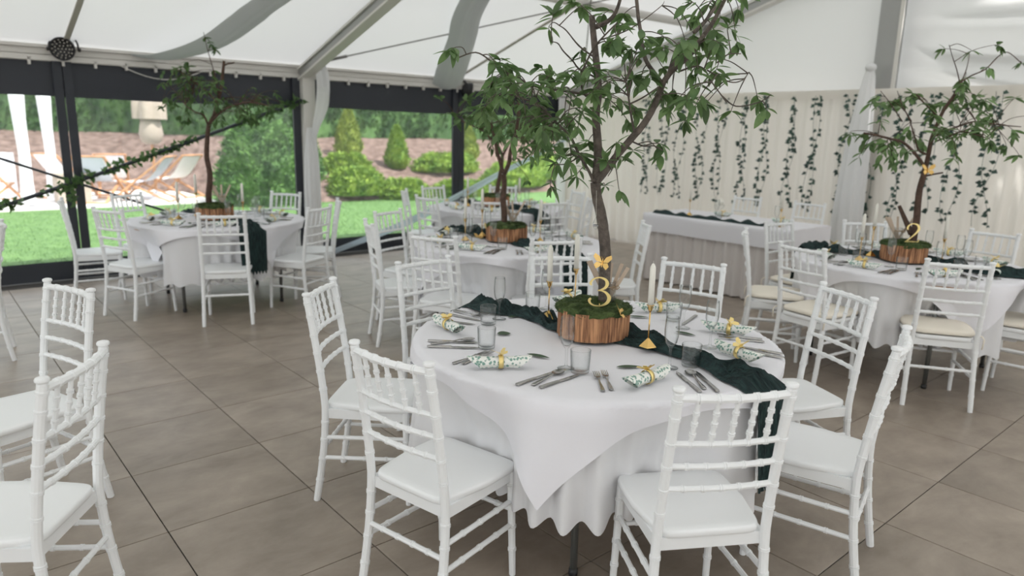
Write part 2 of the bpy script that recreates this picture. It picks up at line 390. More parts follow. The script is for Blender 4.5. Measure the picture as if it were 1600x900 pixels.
mb = MB(); mb.box(8.5, 8.6, YW - 0.12, YW, 0, 2.34); tag(obj('corner_post', mb, 'alu', smooth=False), 'white corner post where the windows meet the curtain', 'post')
def cable(p, q, label, r=0.008, sag=0.0):
    mb = MB(); p = Vector(p); q = Vector(q)
    pts = [p.lerp(q, k / 12) - Vector((0, 0, sag * math.sin(PI * k / 12))) for k in range(13)]
    mb.tube(pts, r, 6); t = tag(obj('bracing_cable', mb, 'cable'), label, 'cable')
    m2 = MB(); m2.tube([p, p.lerp(q, 0.05)], r * 2.2, 6); obj('turnbuckle', m2, 'cable', t)
cable((3.93, 8.15, roof_z(8.15) - 0.1), (8.45, 3.7, roof_z(3.7) - 0.1), 'steel roof bracing cable running up from the wrapped window post')
cable((8.42, 8.2, roof_z(8.2) - 0.1), (3.93, 3.7, roof_z(3.7) - 0.1), 'steel roof bracing cable running up from the far corner')
mb = MB(); mb.tube([(1.83 + 0.9 * k / 10, YW - 0.06, 2.22 - 0.13 * math.sin(PI * k / 10)) for k in range(11)], 0.006, 6)
tag(obj('loose_cable', mb, 'alu'), 'thin white cable sagging below the eave beam right of the spotlight', 'cable')

def ribbon(name, pts, widths, sides, m, label, cat, cup=0.04, n=10, parent=None):
    pts = [Vector(p) for p in pts]; P = []
    W = []
    sub = 8
    def cr(a, b, c, d, t): return 0.5 * ((2 * b) + (c - a) * t + (2 * a - 5 * b + 4 * c - d) * t * t + (3 * b - a - 3 * c + d) * t ** 3)
    for i in range(len(pts) - 1):
        a = pts[max(i - 1, 0)]; b = pts[i]; c = pts[i + 1]; d = pts[min(i + 2, len(pts) - 1)]
        for k in range(sub): P.append(cr(a, b, c, d, k / sub)); W.append(widths[i] + (widths[i + 1] - widths[i]) * k / sub)
    P.append(pts[-1]); W.append(widths[-1])
    side = Vector(sides).normalized(); mb = MB(); nn = len(P) - 1
    def f(u, v):
        i = min(nn, int(round(v * nn))); t = (P[min(i + 1, nn)] - P[max(i - 1, 0)]).normalized()
        s_ = (side - t * side.dot(t)).normalized(); nrm = t.cross(s_)
        if nrm.z > 0: nrm = -nrm
        q = u - 0.5
        return P[i] + s_ * (q * W[i]) + nrm * (cup * (0.25 - q * q) * 4 * W[i] / 0.3 + 0.008 * math.sin(u * 25))
    mb.grid(f, n, nn); o = obj(name, mb, m, parent)
    return tag(o, label, cat) if not parent else o
ribbon('fabric_sash', [(2.0, 8.53, 2.33), (2.25, 8.25, 2.32), (2.50, 7.6, 2.42), (2.66, 7.1, 2.60), (2.74, 6.75, 2.72), (3.1, 5.6, 3.1), (3.8, 3.7, 3.72)], [0.12, 0.30, 0.36, 0.36, 0.34, 0.3, 0.2], (1, 0.25, 0), 'sash', 'grey white fabric sash swooping from the eave near the spotlight to the ridge', 'sash')
ribbon('fabric_sash', [(6.0, 8.52, 2.24), (5.72, 8.0, 2.42), (5.22, 7.1, 2.68), (4.82, 6.4, 2.90), (4.3, 5.0, 3.35), (3.9, 3.7, 3.72)], [0.42, 0.42, 0.34, 0.32, 0.3, 0.2], (1, -0.3, 0), 'sash', 'grey white fabric sash hanging from the roof beside the second spotlight', 'sash')
# sheer drape tied at the gable post and another wrapped on the window post
def drape(name, c, prof, label, dirx, dy, squash=0.45, n=34):
    mb = MB()
    def f(u, v):
        k = v * (len(prof) - 1); i = min(int(k), len(prof) - 2); t = k - i
        z = prof[i][0] * (1 - t) + prof[i + 1][0] * t; r = prof[i][1] * (1 - t) + prof[i + 1][1] * t; ox = prof[i][2] * (1 - t) + prof[i + 1][2] * t
        a = 2 * PI * u; rr = r * (1 + 0.10 * math.sin(a * 9 + z * 2))
        return (c[0] + dirx * ox + rr * math.cos(a) * (squash if dy else 1), c[1] + (1 - dirx) * ox + rr * math.sin(a) * (1 if dy else squash), z)
    mb.grid(f, n * 2, 24, wrap=True); o = tag(obj(name, mb, 'sheer'), label, 'drape')
    return o
d1 = drape('sheer_drape', (8.22, 3.64), [(2.42, 0.03, 0), (2.3, 0.06, 0), (2.1, 0.085, .01), (1.7, 0.125, .03), (1.2, 0.15, .05), (0.5, 0.17, .07), (0.02, 0.18, .08)], 'sheer white drape tied to the gable post in front of the curtain', 0, True)
mb = MB(); mb.lathe([(0.01, -0.05), (0.05, -0.03), (0.06, 0.0), (0.05, 0.03), (0.01, 0.05)], 12); obj('tie_knot', mb, 'sheer', d1, (8.22, 3.64, 2.40))
d2 = drape('sheer_drape', (3.91, 8.46), [(1.62, 0.045, -0.0), (1.55, 0.06, 0), (1.3, 0.085, 0), (0.9, 0.10, 0), (0.4, 0.105, 0), (0.02, 0.11, 0)], 'sheer white fabric wrapped around the main window post', 1, False, 0.6)
ribbon('tail', [(4.02, 8.40, 2.40), (4.05, 8.36, 2.2), (4.03, 8.36, 1.9), (3.95, 8.37, 1.65), (3.92, 8.38, 1.5)], [0.16, 0.17, 0.17, 0.10, 0.05], (1, 0, 0), 'sheer', '', '', 0.05, 10, d2)
mb = MB(); mb.lathe([(0.01, -0.06), (0.07, -0.03), (0.10, 0.02), (0.05, 0.06), (0.01, 0.07)], 10); obj('tie_knot', mb, 'sheer', d2, (4.03, 8.38, 2.42))
# corner curtain edge
mb = MB()
def cc(u, v): return (8.16 + 0.30 * u, 8.47 - 0.02 * math.sin(u * 20) + 0.03 * u, 0.02 + 2.16 * v)
mb.grid(cc, 40, 6); obj('corner_fold', mb, 'sheer', cur)

# braces across the window bays
ROPE_A, ROPE_B = Vector((-0.95, 8.43, 0.27)), Vector((3.80, 8.43, 1.94))
mb = MB(); mb.tube([ROPE_A.lerp(ROPE_B, k / 16) - Vector((0, 0, 0.05 * math.sin(PI * k / 16))) for k in range(17)], 0.020, 8)
gr = thing('garlanded_brace', 'thick dark rope brace with leafy garland crossing the left window', 'garland', (0, 0, 0)); obj('rope', mb, 'black_pvc', gr)
lv = MB(); random.seed(11)
def leafquad(mb, p, d, n_, L, W):
    d = d.normalized(); s_ = d.cross(n_)
    if s_.length < 1e-5: s_ = d.orthogonal()
    s_.normalize(); n_ = s_.cross(d)
    mb.add([p, p + d * L * 0.35 + s_ * W * 0.5 + n_ * W * 0.12, p + d * L, p + d * L * 0.35 - s_ * W * 0.5 + n_ * W * 0.12, p + d * L * 0.5], [(0, 4, 1), (1, 4, 2), (2, 4, 3), (3, 4, 0)])
def rv(): return Vector((random.gauss(0, 1), random.gauss(0, 1), random.gauss(0, 1))).normalized()
for k in range(800):
    t = random.random(); p = ROPE_A.lerp(ROPE_B, t) - Vector((0, 0, 0.05 * math.sin(PI * t)))
    if fn2(t * 14, 3.3) < -0.12: continue
    p = p + rv() * 0.035; leafquad(lv, p, rv(), rv(), random.uniform(.05, .09), random.uniform(.035, .06))
for k in range(24):
    p = Vector((1.30 + random.uniform(-.04, .04), 8.41, 1.05 - random.uniform(0, .25))); leafquad(lv, p, rv(), rv(), .07, .045)
o = obj('leaves', lv, 'leaf_far', gr); o['kind'] = 'stuff'
mb = MB(); A_, B_ = Vector((-0.95, 8.45, 1.94)), Vector((3.8, 8.45, 0.02))
mb.tube([A_.lerp(B_, k / 12) for k in range(13)], 0.013, 8)
tag(obj('bracing_rope', mb, 'black_pvc'), 'thin dark rope brace sloping down behind the leafy garland in the left window', 'rope')
ribbon('wrapped_brace', [(4.05, 8.40, 0.03), (5.3, 8.42, 0.37), (6.2, 8.40, 0.71), (7.0, 8.42, 1.03), (7.7, 8.43, 1.28), (8.45, 8.43, 1.58)], [0.06, 0.10, 0.11, 0.08, 0.06, 0.03], (0, 0, 1), 'blue_sash', 'pale blue fabric wrapped brace rising across the right hand window', 'brace', 0.1)

# stage spotlights on the eave beam
def spot(loc, rz, tilt, label):
    t = thing('spotlight', label, 'spotlight', loc, rz)
    m1 = MB(); m1.lathe([(0.05, 0.13), (0.085, 0.10), (0.105, 0.04), (0.11, 0.0), (0.112, -0.012), (0.10, -0.016), (0.098, -0.004)], 28)
    R = Matrix.Rotation(-PI / 2 + tilt, 4, 'X')
    b = obj('housing', m1, 'black', t); b.matrix_local = R
    dm = MB(); dm.lathe([(0.0095, -0.010), (0.008, -0.014), (0.002, -0.015)], 8); dm = dm.mesh('lens')
    for r, n in ((0.0, 1), (0.032, 6), (0.062, 11), (0.085, 14)):
        for k in range(n):
            a = 2 * PI * k / n; l = obj('lens', dm, 'lens', b, (r * math.cos(a), r * math.sin(a), 0))
    m2 = MB(); m2.tube([(-0.125, 0.05, 0), (-0.125, 0.05, 0.05), (-0.09, 0.1, 0.13), (0.09, 0.1, 0.13), (0.125, 0.05, 0.05), (0.125, 0.05, 0)], 0.009, 6); obj('bracket', m2, 'black', t)
    m2 = MB(); m2.lathe([(0.016, -0.012), (0.02, 0), (0.016, 0.012)], 8); kn = m2.mesh('knob')
    for sx in (-1, 1):
        k = obj('knob', kn, 'black', t, (sx * 0.135, 0.05, 0)); k.rotation_euler = (0, PI / 2, 0)
    return t
spot((1.34, 8.40, 2.315), math.radians(-22), 0.25, 'round black stage spotlight on the eave beam at far left')
spot((6.36, 8.42, 2.19), math.radians(58), 0.1, 'round black stage spotlight turned sideways beside the hanging sash')

# ================================================================== GARDEN
def y0(x):
    t = max(0, min(1, (x - 4.2) / 3.2)); t = t * t * (3 - 2 * t); return 19.6 * (1 - t) + 15.0 * t
def gz(x, y):
    t = max(0, min(1, (y - y0(x)) / 4.4)); return 1.38 * t ** 0.85
mb = MB()
def gf(u, v):
    x = -14 + 50 * u; y = YW + 0.1 + 27 * v; return (x, y, -0.03)
mb.grid(gf, 20, 10); lawn = struct(obj('lawn', mb, 'grass'))
lv = MB(); random.seed(3)
for k in range(60000):
    x = random.uniform(-2, 12); y = YW + 0.15 + 7.5 * random.random() ** 1.3
    if x < 4.6 and y > 15.9: continue
    a = random.uniform(0, 2 * PI); h = random.uniform(.012, .03); dx, dy = .004 * math.cos(a), .004 * math.sin(a)
    lv.add([(x - dx, y - dy, -.03), (x + dx, y + dy, -.03), (x + random.uniform(-.02, .02), y + random.uniform(-.02, .02), -.03 + h)], [(0, 1, 2)])
o = tag(obj('grass_blades', lv, 'grass', smooth=False), 'short green grass of the lawn outside the windows', 'grass', kind='stuff')
mb = MB(); mb.box(-14, 5.2, 16.0, 22, -0.05, 0.0); struct(obj('terrace', mb, 'paving', smooth=False))
mb = MB()
def mu(u, v):
    x = -14 + 52 * u; y = y0(x) + 9.5 * v; return (x, y, gz(x, y) - 0.03 + 0.05 * fn2(x * 2.3, y * 2.3) * min(1, v * 8))
mb.grid(mu, 160, 60); struct(obj('mulch_bank', mb, 'mulch'))

def shrub(name, c, rx, ry, h, m, label, n, shape='dome', L=0.09, seed=1, group=None):
    random.seed(seed); t = thing(name, label, 'shrub', c, 0, group)
    mb = MB()
    def rad(v):
        if shape == 'cone': return max(0.02, (1 - v) ** 0.62) * (0.55 + 0.45 * min(1, v * 5))
        return math.sqrt(max(0, 1 - (v * 1.02 - 0.12) ** 2)) if v < 1 else 0.05
    def f(u, v):
        a = 2 * PI * u; r = rad(min(v, 0.995)) * (0.80 + 0.22 * fn2(math.cos(a) * 3 + seed, math.sin(a) * 3, v * 5))
        return (rx * r * math.cos(a), ry * r * math.sin(a), h * v * 0.97)
    mb.grid(f, 28, 16, wrap=True); obj('foliage_core', mb, m, t)
    lv = MB()
    for k in range(n):
        v = random.random() ** 1.0; a = random.uniform(0, 2 * PI); r = rad(min(v, .99)) * (0.85 + 0.2 * fn2(math.cos(a) * 3 + seed, math.sin(a) * 3, v * 5)) * random.uniform(.88, 1.1)
        p = Vector((rx * r * math.cos(a), ry * r * math.sin(a), h * v))
        d = (Vector((math.cos(a), math.sin(a), 0.6 if shape == 'dome' else 1.4)) + rv() * 0.8)
        leafquad(lv, p, d, rv(), L * random.uniform(.7, 1.5), L * random.uniform(.35, .7))
    o = obj('leaves', lv, m, t, smooth=False); o['kind'] = 'stuff'
    return t
# clipped hedge along the top of the bank
random.seed(21)
hd_t = thing('hedge', 'tall dark green clipped hedge along the top of the mulch bank', 'hedge')
mb = MB()
def hy(x): return y0(x) + 4.6
def hf(u, v):
    x = -14 + 52 * u; a = v * PI
    return (x, hy(x) + 0.7 - 0.8 * math.cos(a) * (1 if True else 0) + 0.22 * fn2(x * 1.7, v * 6), 1.28 + 3.6 * min(1, math.sin(a) * 1.6) + 0.15 * fn2(x * 1.3, v * 5, 4))
mb.grid(hf, 260, 24); obj('foliage_core', mb, 'hedge', hd_t)
lv = MB()
for k in range(16000):
    x = random.uniform(-4, 30); z = random.uniform(1.25, 4.4); p = Vector((x, hy(x) - 0.08 + 0.2 * fn2(x * 1.7, z) - random.random() * .1, z))
    leafquad(lv, p, Vector((0, -0.6, 0.9)) + rv() * 0.7, rv(), random.uniform(.10, .24), random.uniform(.06, .12))
o = obj('leaves', lv, 'hedge', hd_t, smooth=False); o['kind'] = 'stuff'

shrub('leafy_bush', (5.95, 15.4, -0.03), 0.98, 0.9, 1.72, 'bush', 'big round mid green bush on the lawn behind the left table', 5200, L=0.11, seed=4)
shrub('leafy_bush', (7.3, 16.4, 0.15), 0.55, 0.5, 1.35, 'bush', 'narrow bright green bush just right of the white window post', 2200, L=0.1, seed=9)
shrub('conifer', (9.15, 17.5, gz(9.15, 17.5) - .02), 0.46, 0.46, 1.28, 'conifer', 'golden cone shaped conifer on the bank, left one', 2400, 'cone', 0.07, 5)
shrub('conifer', (10.15, 16.7, gz(10.15, 16.7) - .02), 0.40, 0.40, 1.10, 'juniper', 'smaller yellow green conifer on the bank, middle one', 2200, 'cone', 0.07, 6)
shrub('conifer', (12.9, 17.3, gz(12.9, 17.3) - .02), 0.5, 0.5, 1.05, 'conifer', 'golden conifer on the bank behind the middle table tree', 2200, 'cone', 0.07, 7)
JN = ['first', 'second', 'third', 'fourth', 'fifth', 'sixth', 'seventh']
for k, (x, y, rx, h) in enumerate(((8.2, 15.3, 0.75, 0.62), (9.3, 15.0, 0.7, 0.48), (8.6, 16.6, 0.65, 0.45), (11.6, 16.5, 1.1, 0.5), (11.0, 15.0, 0.9, 0.4), (13.2, 15.4, 1.2, 0.65), (15.2, 15.8, 1.2, 0.7))):
    shrub('low_juniper', (x, y, gz(x, y) - .05), rx, 0.6, h, 'juniper', 'low spreading yellow green juniper, %s from the left along the bank' % JN[k], 2000, 'dome', 0.09, 30 + k, 'junipers on the bank')

# parasol, pergola and deck chairs on the terrace
t = thing('closed_parasol', 'folded beige parasol standing on the terrace behind the left window', 'parasol', (4.25, 17.2, 0))
mb = MB(); mb.tube([(0, 0, 0), (0, 0, 2.9)], 0.03, 8); obj('pole', mb, 'teak', t)
mb = MB(); mb.lathe([(0.12, 1.18), (0.20, 1.24), (0.25, 1.40), (0.21, 1.62), (0.19, 1.8)], 16); obj('lower_canopy', mb, 'canvas', t)
mb = MB()
def pf(u, v):
    a = 2 * PI * u; z = 1.72 + 1.2 * v; r = (0.31 - 0.26 * max(0, v - .3) / .7) * (1 + 0.14 * math.cos(a * 6)); return (r * math.cos(a), r * math.sin(a), z)
mb.grid(pf, 36, 12, wrap=True); obj('canopy', mb, 'canvas', t)
mb = MB(); mb.lathe([(0.28, 0), (0.28, 0.06), (0.05, 0.08), (0.05, 0.2)], 16); obj('base', mb, 'white_paint', t)
t = thing('pergola', 'white pergola with tied curtains at the far left of the terrace', 'pergola', (0, 0, 0))
for x, y in ((1.86, 16.6), (2.42, 17.6), (-1.4, 16.6), (-1.0, 18.8)):
    mb = MB(); mb.box(x - .05, x + .05, y - .05, y + .05, 0, 2.3); obj('post', mb, 'white_paint', t, smooth=False)
for p, q in (((-1.4, 16.6), (1.86, 16.6)), ((1.86, 16.6), (2.5, 18.8)), ((-1.0, 18.8), (2.5, 18.8))):
    mb = MB(); mb.bar((p[0], p[1], 2.27), (q[0], q[1], 2.27), 0.1, 0.16); obj('beam', mb, 'white_paint', t, smooth=False)
for cx, cy in ((2.36, 17.45), (1.80, 16.5)):
    mb = MB()
    def cf(u, v, cx=cx, cy=cy):
        a = 2 * PI * u; z = 0.05 + 2.2 * v; r = 0.07 + 0.09 * abs(v - 0.45); return (cx + r * math.cos(a) * (1 + .2 * math.sin(5 * a)), cy + r * math.sin(a), z)
    mb.grid(cf, 20, 14, wrap=True); obj('curtain', mb, 'white_canvas', t)
mb = MB(); mb.box(-1.4, 1.86, 18.7, 18.75, 0, 0.95); obj('back_panel', mb, 'white_paint', t, smooth=False)
def deck_chair(loc, rz, m, label):
    t = thing('deck_chair', label, 'deck chair', loc, rz, 'deck chairs on the terrace')
    for sx in (-.3, .3):
        m1 = MB(); m1.bar((sx, -.55, .08), (sx, .55, .95), .05, .035); obj('long_rail', m1, 'teak', t, smooth=False)
        m1 = MB(); m1.bar((sx * .88, .55, .02), (sx * .88, -.35, .42), .05, .035); obj('prop_rail', m1, 'teak', t, smooth=False)
    for y, z in ((.55, .95), (-.55, .08), (-.35, .42), (.55, .02)):
        m1 = MB(); m1.tube([(-.3, y, z), (.3, y, z)], .02, 8); obj('cross_bar', m1, 'teak', t)
    m1 = MB()
    def sl(u, v): return (-.27 + .54 * u, .55 - .9 * v, .95 - .53 * v - .22 * math.sin(PI * v) ** 1.2)
    m1.grid(sl, 4, 12); obj('sling', m1, m, t)
deck_chair((3.15, 17.0, 0), 2.6, 'grey_canvas', 'deck chair with grey sling in the middle of the terrace')
deck_chair((3.95, 16.7, 0), -2.2, 'grey_canvas', 'deck chair with grey sling right of the other on the terrace')
deck_chair((3.6, 18.1, 0), 2.9, 'white_canvas', 'deck chair with white sling behind the grey ones')
deck_chair((4.75, 17.5, 0), -2.6, 'white_canvas', 'deck chair with white sling beside the big green bush')
deck_chair((2.75, 18.4, 0), 2.2, 'white_canvas', 'deck chair with white sling seen beside the black window post')
deck_chair((1.2, 17.0, 0), 2.4, 'white_canvas', 'deck chair with white sling under the white pergola')
mb = MB(); mb.box(-.3, .3, -.25, .25, 0.0, .55); t = tag(obj('storage_box', bevel_mesh(mb, 'storage_box', .02), 'canvas', None, (2.62, 17.0, 0)), 'cream storage box beside the pergola curtain', 'box')
mb = MB(); mb.box(-.33, .33, -.28, .28, .55, .6); obj('lid', mb, 'canvas', t, smooth=False)

# ================================================================== CHAIRS
def bamboo(mb, p, q, r, rings, seg=8, bend=None, ringr=1.22, r1=None):
    p = Vector(p); q = Vector(q); L = (q - p).length; r1 = r if r1 is None else r1
    ts = [0, 1]
    for t in rings: e = 0.006 / L; ts += [t - 1.12 * e, t - e, t - 0.2 * e, t, t + 0.2 * e, t + e, t + 1.12 * e]
    if bend: ts += [k / 10 for k in range(1, 10)]
    ts = sorted(set(max(0, min(1, t)) for t in ts)); pts = []; rad = []
    for t in ts:
        c = p.lerp(q, t)
        if bend: c = c + Vector(bend) * math.sin(PI * t)
        rr = r + (r1 - r) * t
        for g in rings:
            d = abs(t - g) * L
            if 0.001 < d <= 0.0062: rr = max(rr, (r + (r1 - r) * t) * ringr); 
        pts.append(c); rad.append(rr)
    mb.tube(pts, rad, seg)
def post_xy(sx, z):
    if z <= 0.44:
        t = z / 0.44; return (sx * (0.188 - 0.012 * t), -0.235 + 0.048 * math.sin(t * PI / 2))
    t = (z - 0.44) / 0.48; return (sx * (0.176 - 0.006 * t), -0.187 - 0.066 * t ** 1.25)
def make_chair():
    t = thing('chiavari_chair', '', 'chair', (0, 0, 0))
    # seat
    mb = MB(); N = 40
    def outline(k):
        a = 2 * PI * k / N; c, s = math.cos(a), math.sin(a)
        e = 0.22; x = abs(c) ** e * (1 if c > 0 else -1); y = abs(s) ** e * (1 if s > 0 else -1)
        wd = 0.193 if y > 0 else 0.193 - 0.030 * (-y)
        return x * wd, y * 0.192
    prof = [(0.96, 0.426), (0.99, 0.429), (1.0, 0.436), (1.0, 0.444), (0.99, 0.4505), (0.96, 0.4535), (0.8, 0.452), (0.2, 0.449)]
    V = []; F = []
    for sc_, z in prof:
        for k in range(N): x, y = outline(k); V.append((x * sc_, y * sc_, z))
    for i in range(len(prof) - 1):
        for k in range(N): k2 = (k + 1) % N; F.append((i * N + k, i * N + k2, (i + 1) * N + k2, (i + 1) * N + k))
    F.append(tuple((len(prof) - 1) * N + k for k in range(N))); F.append(tuple(range(N - 1, -1, -1)))
    mb.add(V, F); obj('seat', mb, 'plastic', t)
    mb = MB()
    for p, q in (((-.165, .165), (.165, .165)), ((-.165, -.175), (.165, -.175)), ((-.17, -.175), (-.17, .165)), ((.17, -.175), (.17, .165))):
        mb.bar((p[0], p[1], .408), (q[0], q[1], .408), .016, .042)
    obj('apron', mb, 'plastic', t, smooth=False)
    for sx in (-1, 1):
        mb = MB(); zs = [k * 0.04 for k in range(24)]; rings = [.10, .20, .29, .37, .52, .60, .68, .757, .84, .895]
        pts = []; rad = []
        zz = set([0, .92] + [z for z in zs if z < .92])
        for g in rings: zz |= {g - .0068, g - .006, g - .0012, g, g + .0012, g + .006, g + .0068}
        for z in sorted(zz):
            x, y = post_xy(sx, z); pts.append((x, y, z)); r = 0.0155
            for g in rings:
                if 0.0005 < abs(z - g) <= 0.0065: r = 0.0178
            if z < .02: r = .0145
            pts[-1] = (x, y, z); rad.append(r)
        pl_ = obj('back_post', (mb.tube(pts, rad, 10), mb)[1], 'plastic', t)
        x, y = post_xy(sx, .92); m2 = MB(); m2.lathe([(.0135, -.002), (.0135, .004), (.0185, .008), (.0195, .014), (.017, .019), (.008, .022)], 12, (x, y, .92)); obj('finial', m2, 'plastic', pl_)
        mb = MB(); bamboo(mb, (sx * .180, .178, 0), (sx * .172, .165, .43), .0125, [.25, .47, .68, .86], 10, r1=.0155); obj('front_leg', mb, 'plastic', t)
    # back rails
    def rail(name, z, r, n, bend):
        x, y = post_xy(1, z); mb = MB(); bamboo(mb, (-x, y, z), (x, y, z), r, [(k + 1) / (n + 1) for k in range(n)], 8, (0, -bend, 0)); return obj(name, mb, 'plastic', t)
    rail('top_rail', .905, .0130, 5, .022); rail('back_rail', .757, .0098, 5, .018); rail('back_rail', .681, .0098, 5, .016); rail('back_rail', .604, .0098, 5, .014)
    for k in range(5):
        u = (k + 1) / 6; x1, y1 = post_xy(1, .90); x2, y2 = post_xy(1, .757)
        mb = MB(); bamboo(mb, (x1 * (2 * u - 1), y1 - .022 * math.sin(PI * u), .90), (x2 * (2 * u - 1), y2 - .018 * math.sin(PI * u), .76), .0075, [.3, .55, .8], 8, ringr=1.4); obj('spindle', mb, 'plastic', t)
    # stretchers
    for sx in (-1, 1):
        for z in (.30, .205):
            x, y = post_xy(sx, z); fx = sx * (.180 - .008 * z / .43); fy = .178 - .013 * z / .43
            mb = MB(); bamboo(mb, (x, y, z), (fx, fy, z + .005), .0095, [.25, .5, .75]); obj('side_stretcher', mb, 'plastic', t)
    x, y = post_xy(1, .25); mb = MB(); bamboo(mb, (-x, y, .25), (x, y, .25), .0095, [.2, .4, .6, .8]); obj('back_stretcher', mb, 'plastic', t)
    mb = MB(); bamboo(mb, (-.175, .17, .27), (.175, .17, .27), .0095, [.2, .4, .6, .8]); obj('front_stretcher', mb, 'plastic', t)
    return t
CH = make_chair(); CH_used = [False]
for _c in CH.children_recursive:
    if _c.type == 'MESH' and _c.name.split('.')[0] not in ('seat', 'apron'): _c.data.set_sharp_from_angle(angle=math.radians(35))
def put_chair(x, y, facing, label, group):
    # x, y: middle of the two post tops; facing: heading in degrees
    a = math.radians(facing); ox = x + 0.253 * math.cos(a); oy = y + 0.253 * math.sin(a); rz = a - PI / 2
    if not CH_used[0]:
        CH_used[0] = True; CH.location = (ox, oy, 0); CH.rotation_euler = (0, 0, rz); CH['label'] = label; CH['group'] = group; return CH
    return dup(CH, (ox, oy, 0), rz, label, group)
FH = Vector((FW.x, FW.y, 0)).normalized(); RH = Vector((RT.x, RT.y, 0)).normalized()
def word(ang):
    v = Vector((math.cos(math.radians(ang)), math.sin(math.radians(ang)), 0)); a = math.degrees(math.atan2(v.dot(FH), v.dot(RH))) % 360
    return ['right', 'back-right', 'back', 'back-left', 'left', 'front-left', 'front', 'front-right'][int(((a + 22.5) % 360) // 45)]

TABLES = {
 'T3': dict(c=(2.20, 2.01), name='the nearest table', corner=211, num='3'),
 'T2': dict(c=(5.52, 2.00), name='the right-hand table', corner=232, num='2'),
 'T1': dict(c=(2.22, 6.85), name='the far left table', corner=196, num=None),
 'TM': dict(c=(3.66, 4.33), name='the middle table', corner=262, num=None),
 'TF': dict(c=(5.25, 6.45), name='the farthest table', corner=240, num=None)}
CHAIRS = {
 'T3': [(1.35, 2.88, 315), (1.10, 1.865, 12), (1.715, 1.02, 59), (2.655, .945, 106), (3.29, 1.435, 154), (3.32, 2.315, 198), (2.86, 2.90, 236), (2.10, 3.19, 274)],
 'TM': [(2.64, 4.76, 340), (3.16, 5.36, 290), (2.66, 3.93, 26), (3.27, 3.37, 66), (4.46, 3.58, 138)],
 'T2': [(4.80, 2.90, 302), (4.45, 2.27, 350), (4.70, 1.42, 33), (6.32, 2.68, 221), (6.55, 1.77, 172), (5.60, 3.08, 262), (5.58, .96, 98)],
 'T1': [(1.24, 6.56, 25), (1.90, 5.80, 67), (1.06, 7.52, 350), (1.68, 7.92, 298), (2.80, 5.93, 120), (3.22, 6.40, 156), (3.12, 7.42, 215)],
 'TF': [(4.20, 6.33, 5), (4.42, 7.12, 320), (4.52, 5.66, 48), (5.08, 7.50, 275), (5.98, 7.20, 225), (5.10, 5.30, 83), (5.85, 5.50, 122), (6.28, 6.12, 160)]}
for k, L in CHAIRS.items():
    c = TABLES[k]['c']; used = {}
    rows = []
    for (x, y, fc) in L:
        ang = math.degrees(math.atan2(y - c[1], x - c[0])); rows.append((x, y, fc, word(ang)))
    for (x, y, fc, wd) in rows:
        same = [r for r in rows if r[3] == wd]; extra = ''
        if len(same) > 1:
            order = sorted(same, key=lambda r: Vector((r[0], r[1], 0)).dot(RH) / Vector((r[0], r[1], 0)).dot(FH)); extra = ' left one' if order[0][:2] == (x, y) else ' right one'
        cu_ = ', cream cushion on its seat' if (k == 'T2' and wd in ('left', 'front-left', 'front', 'front-right', 'back-left')) else ''
        put_chair(x, y, fc, 'white chiavari chair at the %s side of %s%s' % (wd, TABLES[k]['name'], ',' + extra if extra else ''), 'white chairs around the round tables')
put_chair(.32, 2.345, 144, 'white chiavari chair cut by the lower left edge of the picture', 'white chairs at tables out of frame')
put_chair(.485, 3.50, 199, 'white chiavari chair behind the nearest one at the left edge', 'white chairs at tables out of frame')
put_chair(.47, 5.95, 174, 'white chiavari chair sliver at the left edge before the lawn window', 'white chairs at tables out of frame')
put_chair(7.62, 4.62, 180, 'white chiavari chair behind the head table, left one', 'white chairs at the head table')
put_chair(7.62, 3.85, 180, 'white chiavari chair behind the head table, right one', 'white chairs at the head table')

# cream seat cushions on the chairs of table 2
def make_cushion():
    t = thing('seat_cushion', '', 'cushion')
    mb = MB(); N = 36
    def ol(k):
        a = 2 * PI * k / N; c, s = math.cos(a), math.sin(a); x = abs(c) ** .28 * (1 if c > 0 else -1); y = abs(s) ** .28 * (1 if s > 0 else -1)
        return x * (.195 if y > 0 else .195 + .02 * y), y * .19
    V = []; F = []
    P = [(.90, .459), (.99, .464), (1.0, .474), (.985, .486), (.9, .493), (.6, .499), (.25, .502)]
    for s_, z in P:
        for k in range(N): x, y = ol(k); V.append((x * s_, y * s_ + .005, z))
    for i in range(len(P) - 1):
        for k in range(N): k2 = (k + 1) % N; F.append((i * N + k, i * N + k2, (i + 1) * N + k2, (i + 1) * N + k))
    F.append(tuple((len(P) - 1) * N + k for k in range(N))); F.append(tuple(range(N - 1, -1, -1)))
    mb.add(V, F); obj('pad', mb, 'cushion', t)
    for sx in (-1, 1):
        m2 = MB(); m2.tube([(sx * .165, -.175, .478), (sx * .197, -.20, .475), (sx * .205, -.215, .46), (sx * .2, -.218, .40)], .005, 6); obj('tie', m2, 'cushion', t)
    return t
CU = None
for (x, y, fc) in CHAIRS['T2'][:3] + CHAIRS['T2'][5:]:
    c = TABLES['T2']['c']; wd = word(math.degrees(math.atan2(y - c[1], x - c[0]))); a = math.radians(fc)
    lab = 'cream seat cushion on the chair at the %s side of the right-hand table' % wd
    same = [r for r in CHAIRS['T2'] if word(math.degrees(math.atan2(r[1] - c[1], r[0] - c[0]))) == wd]
    if len(same) > 1: lab += ', left one' if min(same, key=lambda r: Vector((r[0], r[1], 0)).dot(RH) / Vector((r[0], r[1], 0)).dot(FH)) == (x, y, fc) else ', right one'
    loc = (x + .253 * math.cos(a), y + .253 * math.sin(a), 0)
    if CU is None: CU = make_cushion(); CU.location = loc; CU.rotation_euler = (0, 0, a - PI / 2); CU['label'] = lab; CU['group'] = 'cream cushions'
    else: dup(CU, loc, a - PI / 2, lab, 'cream cushions')

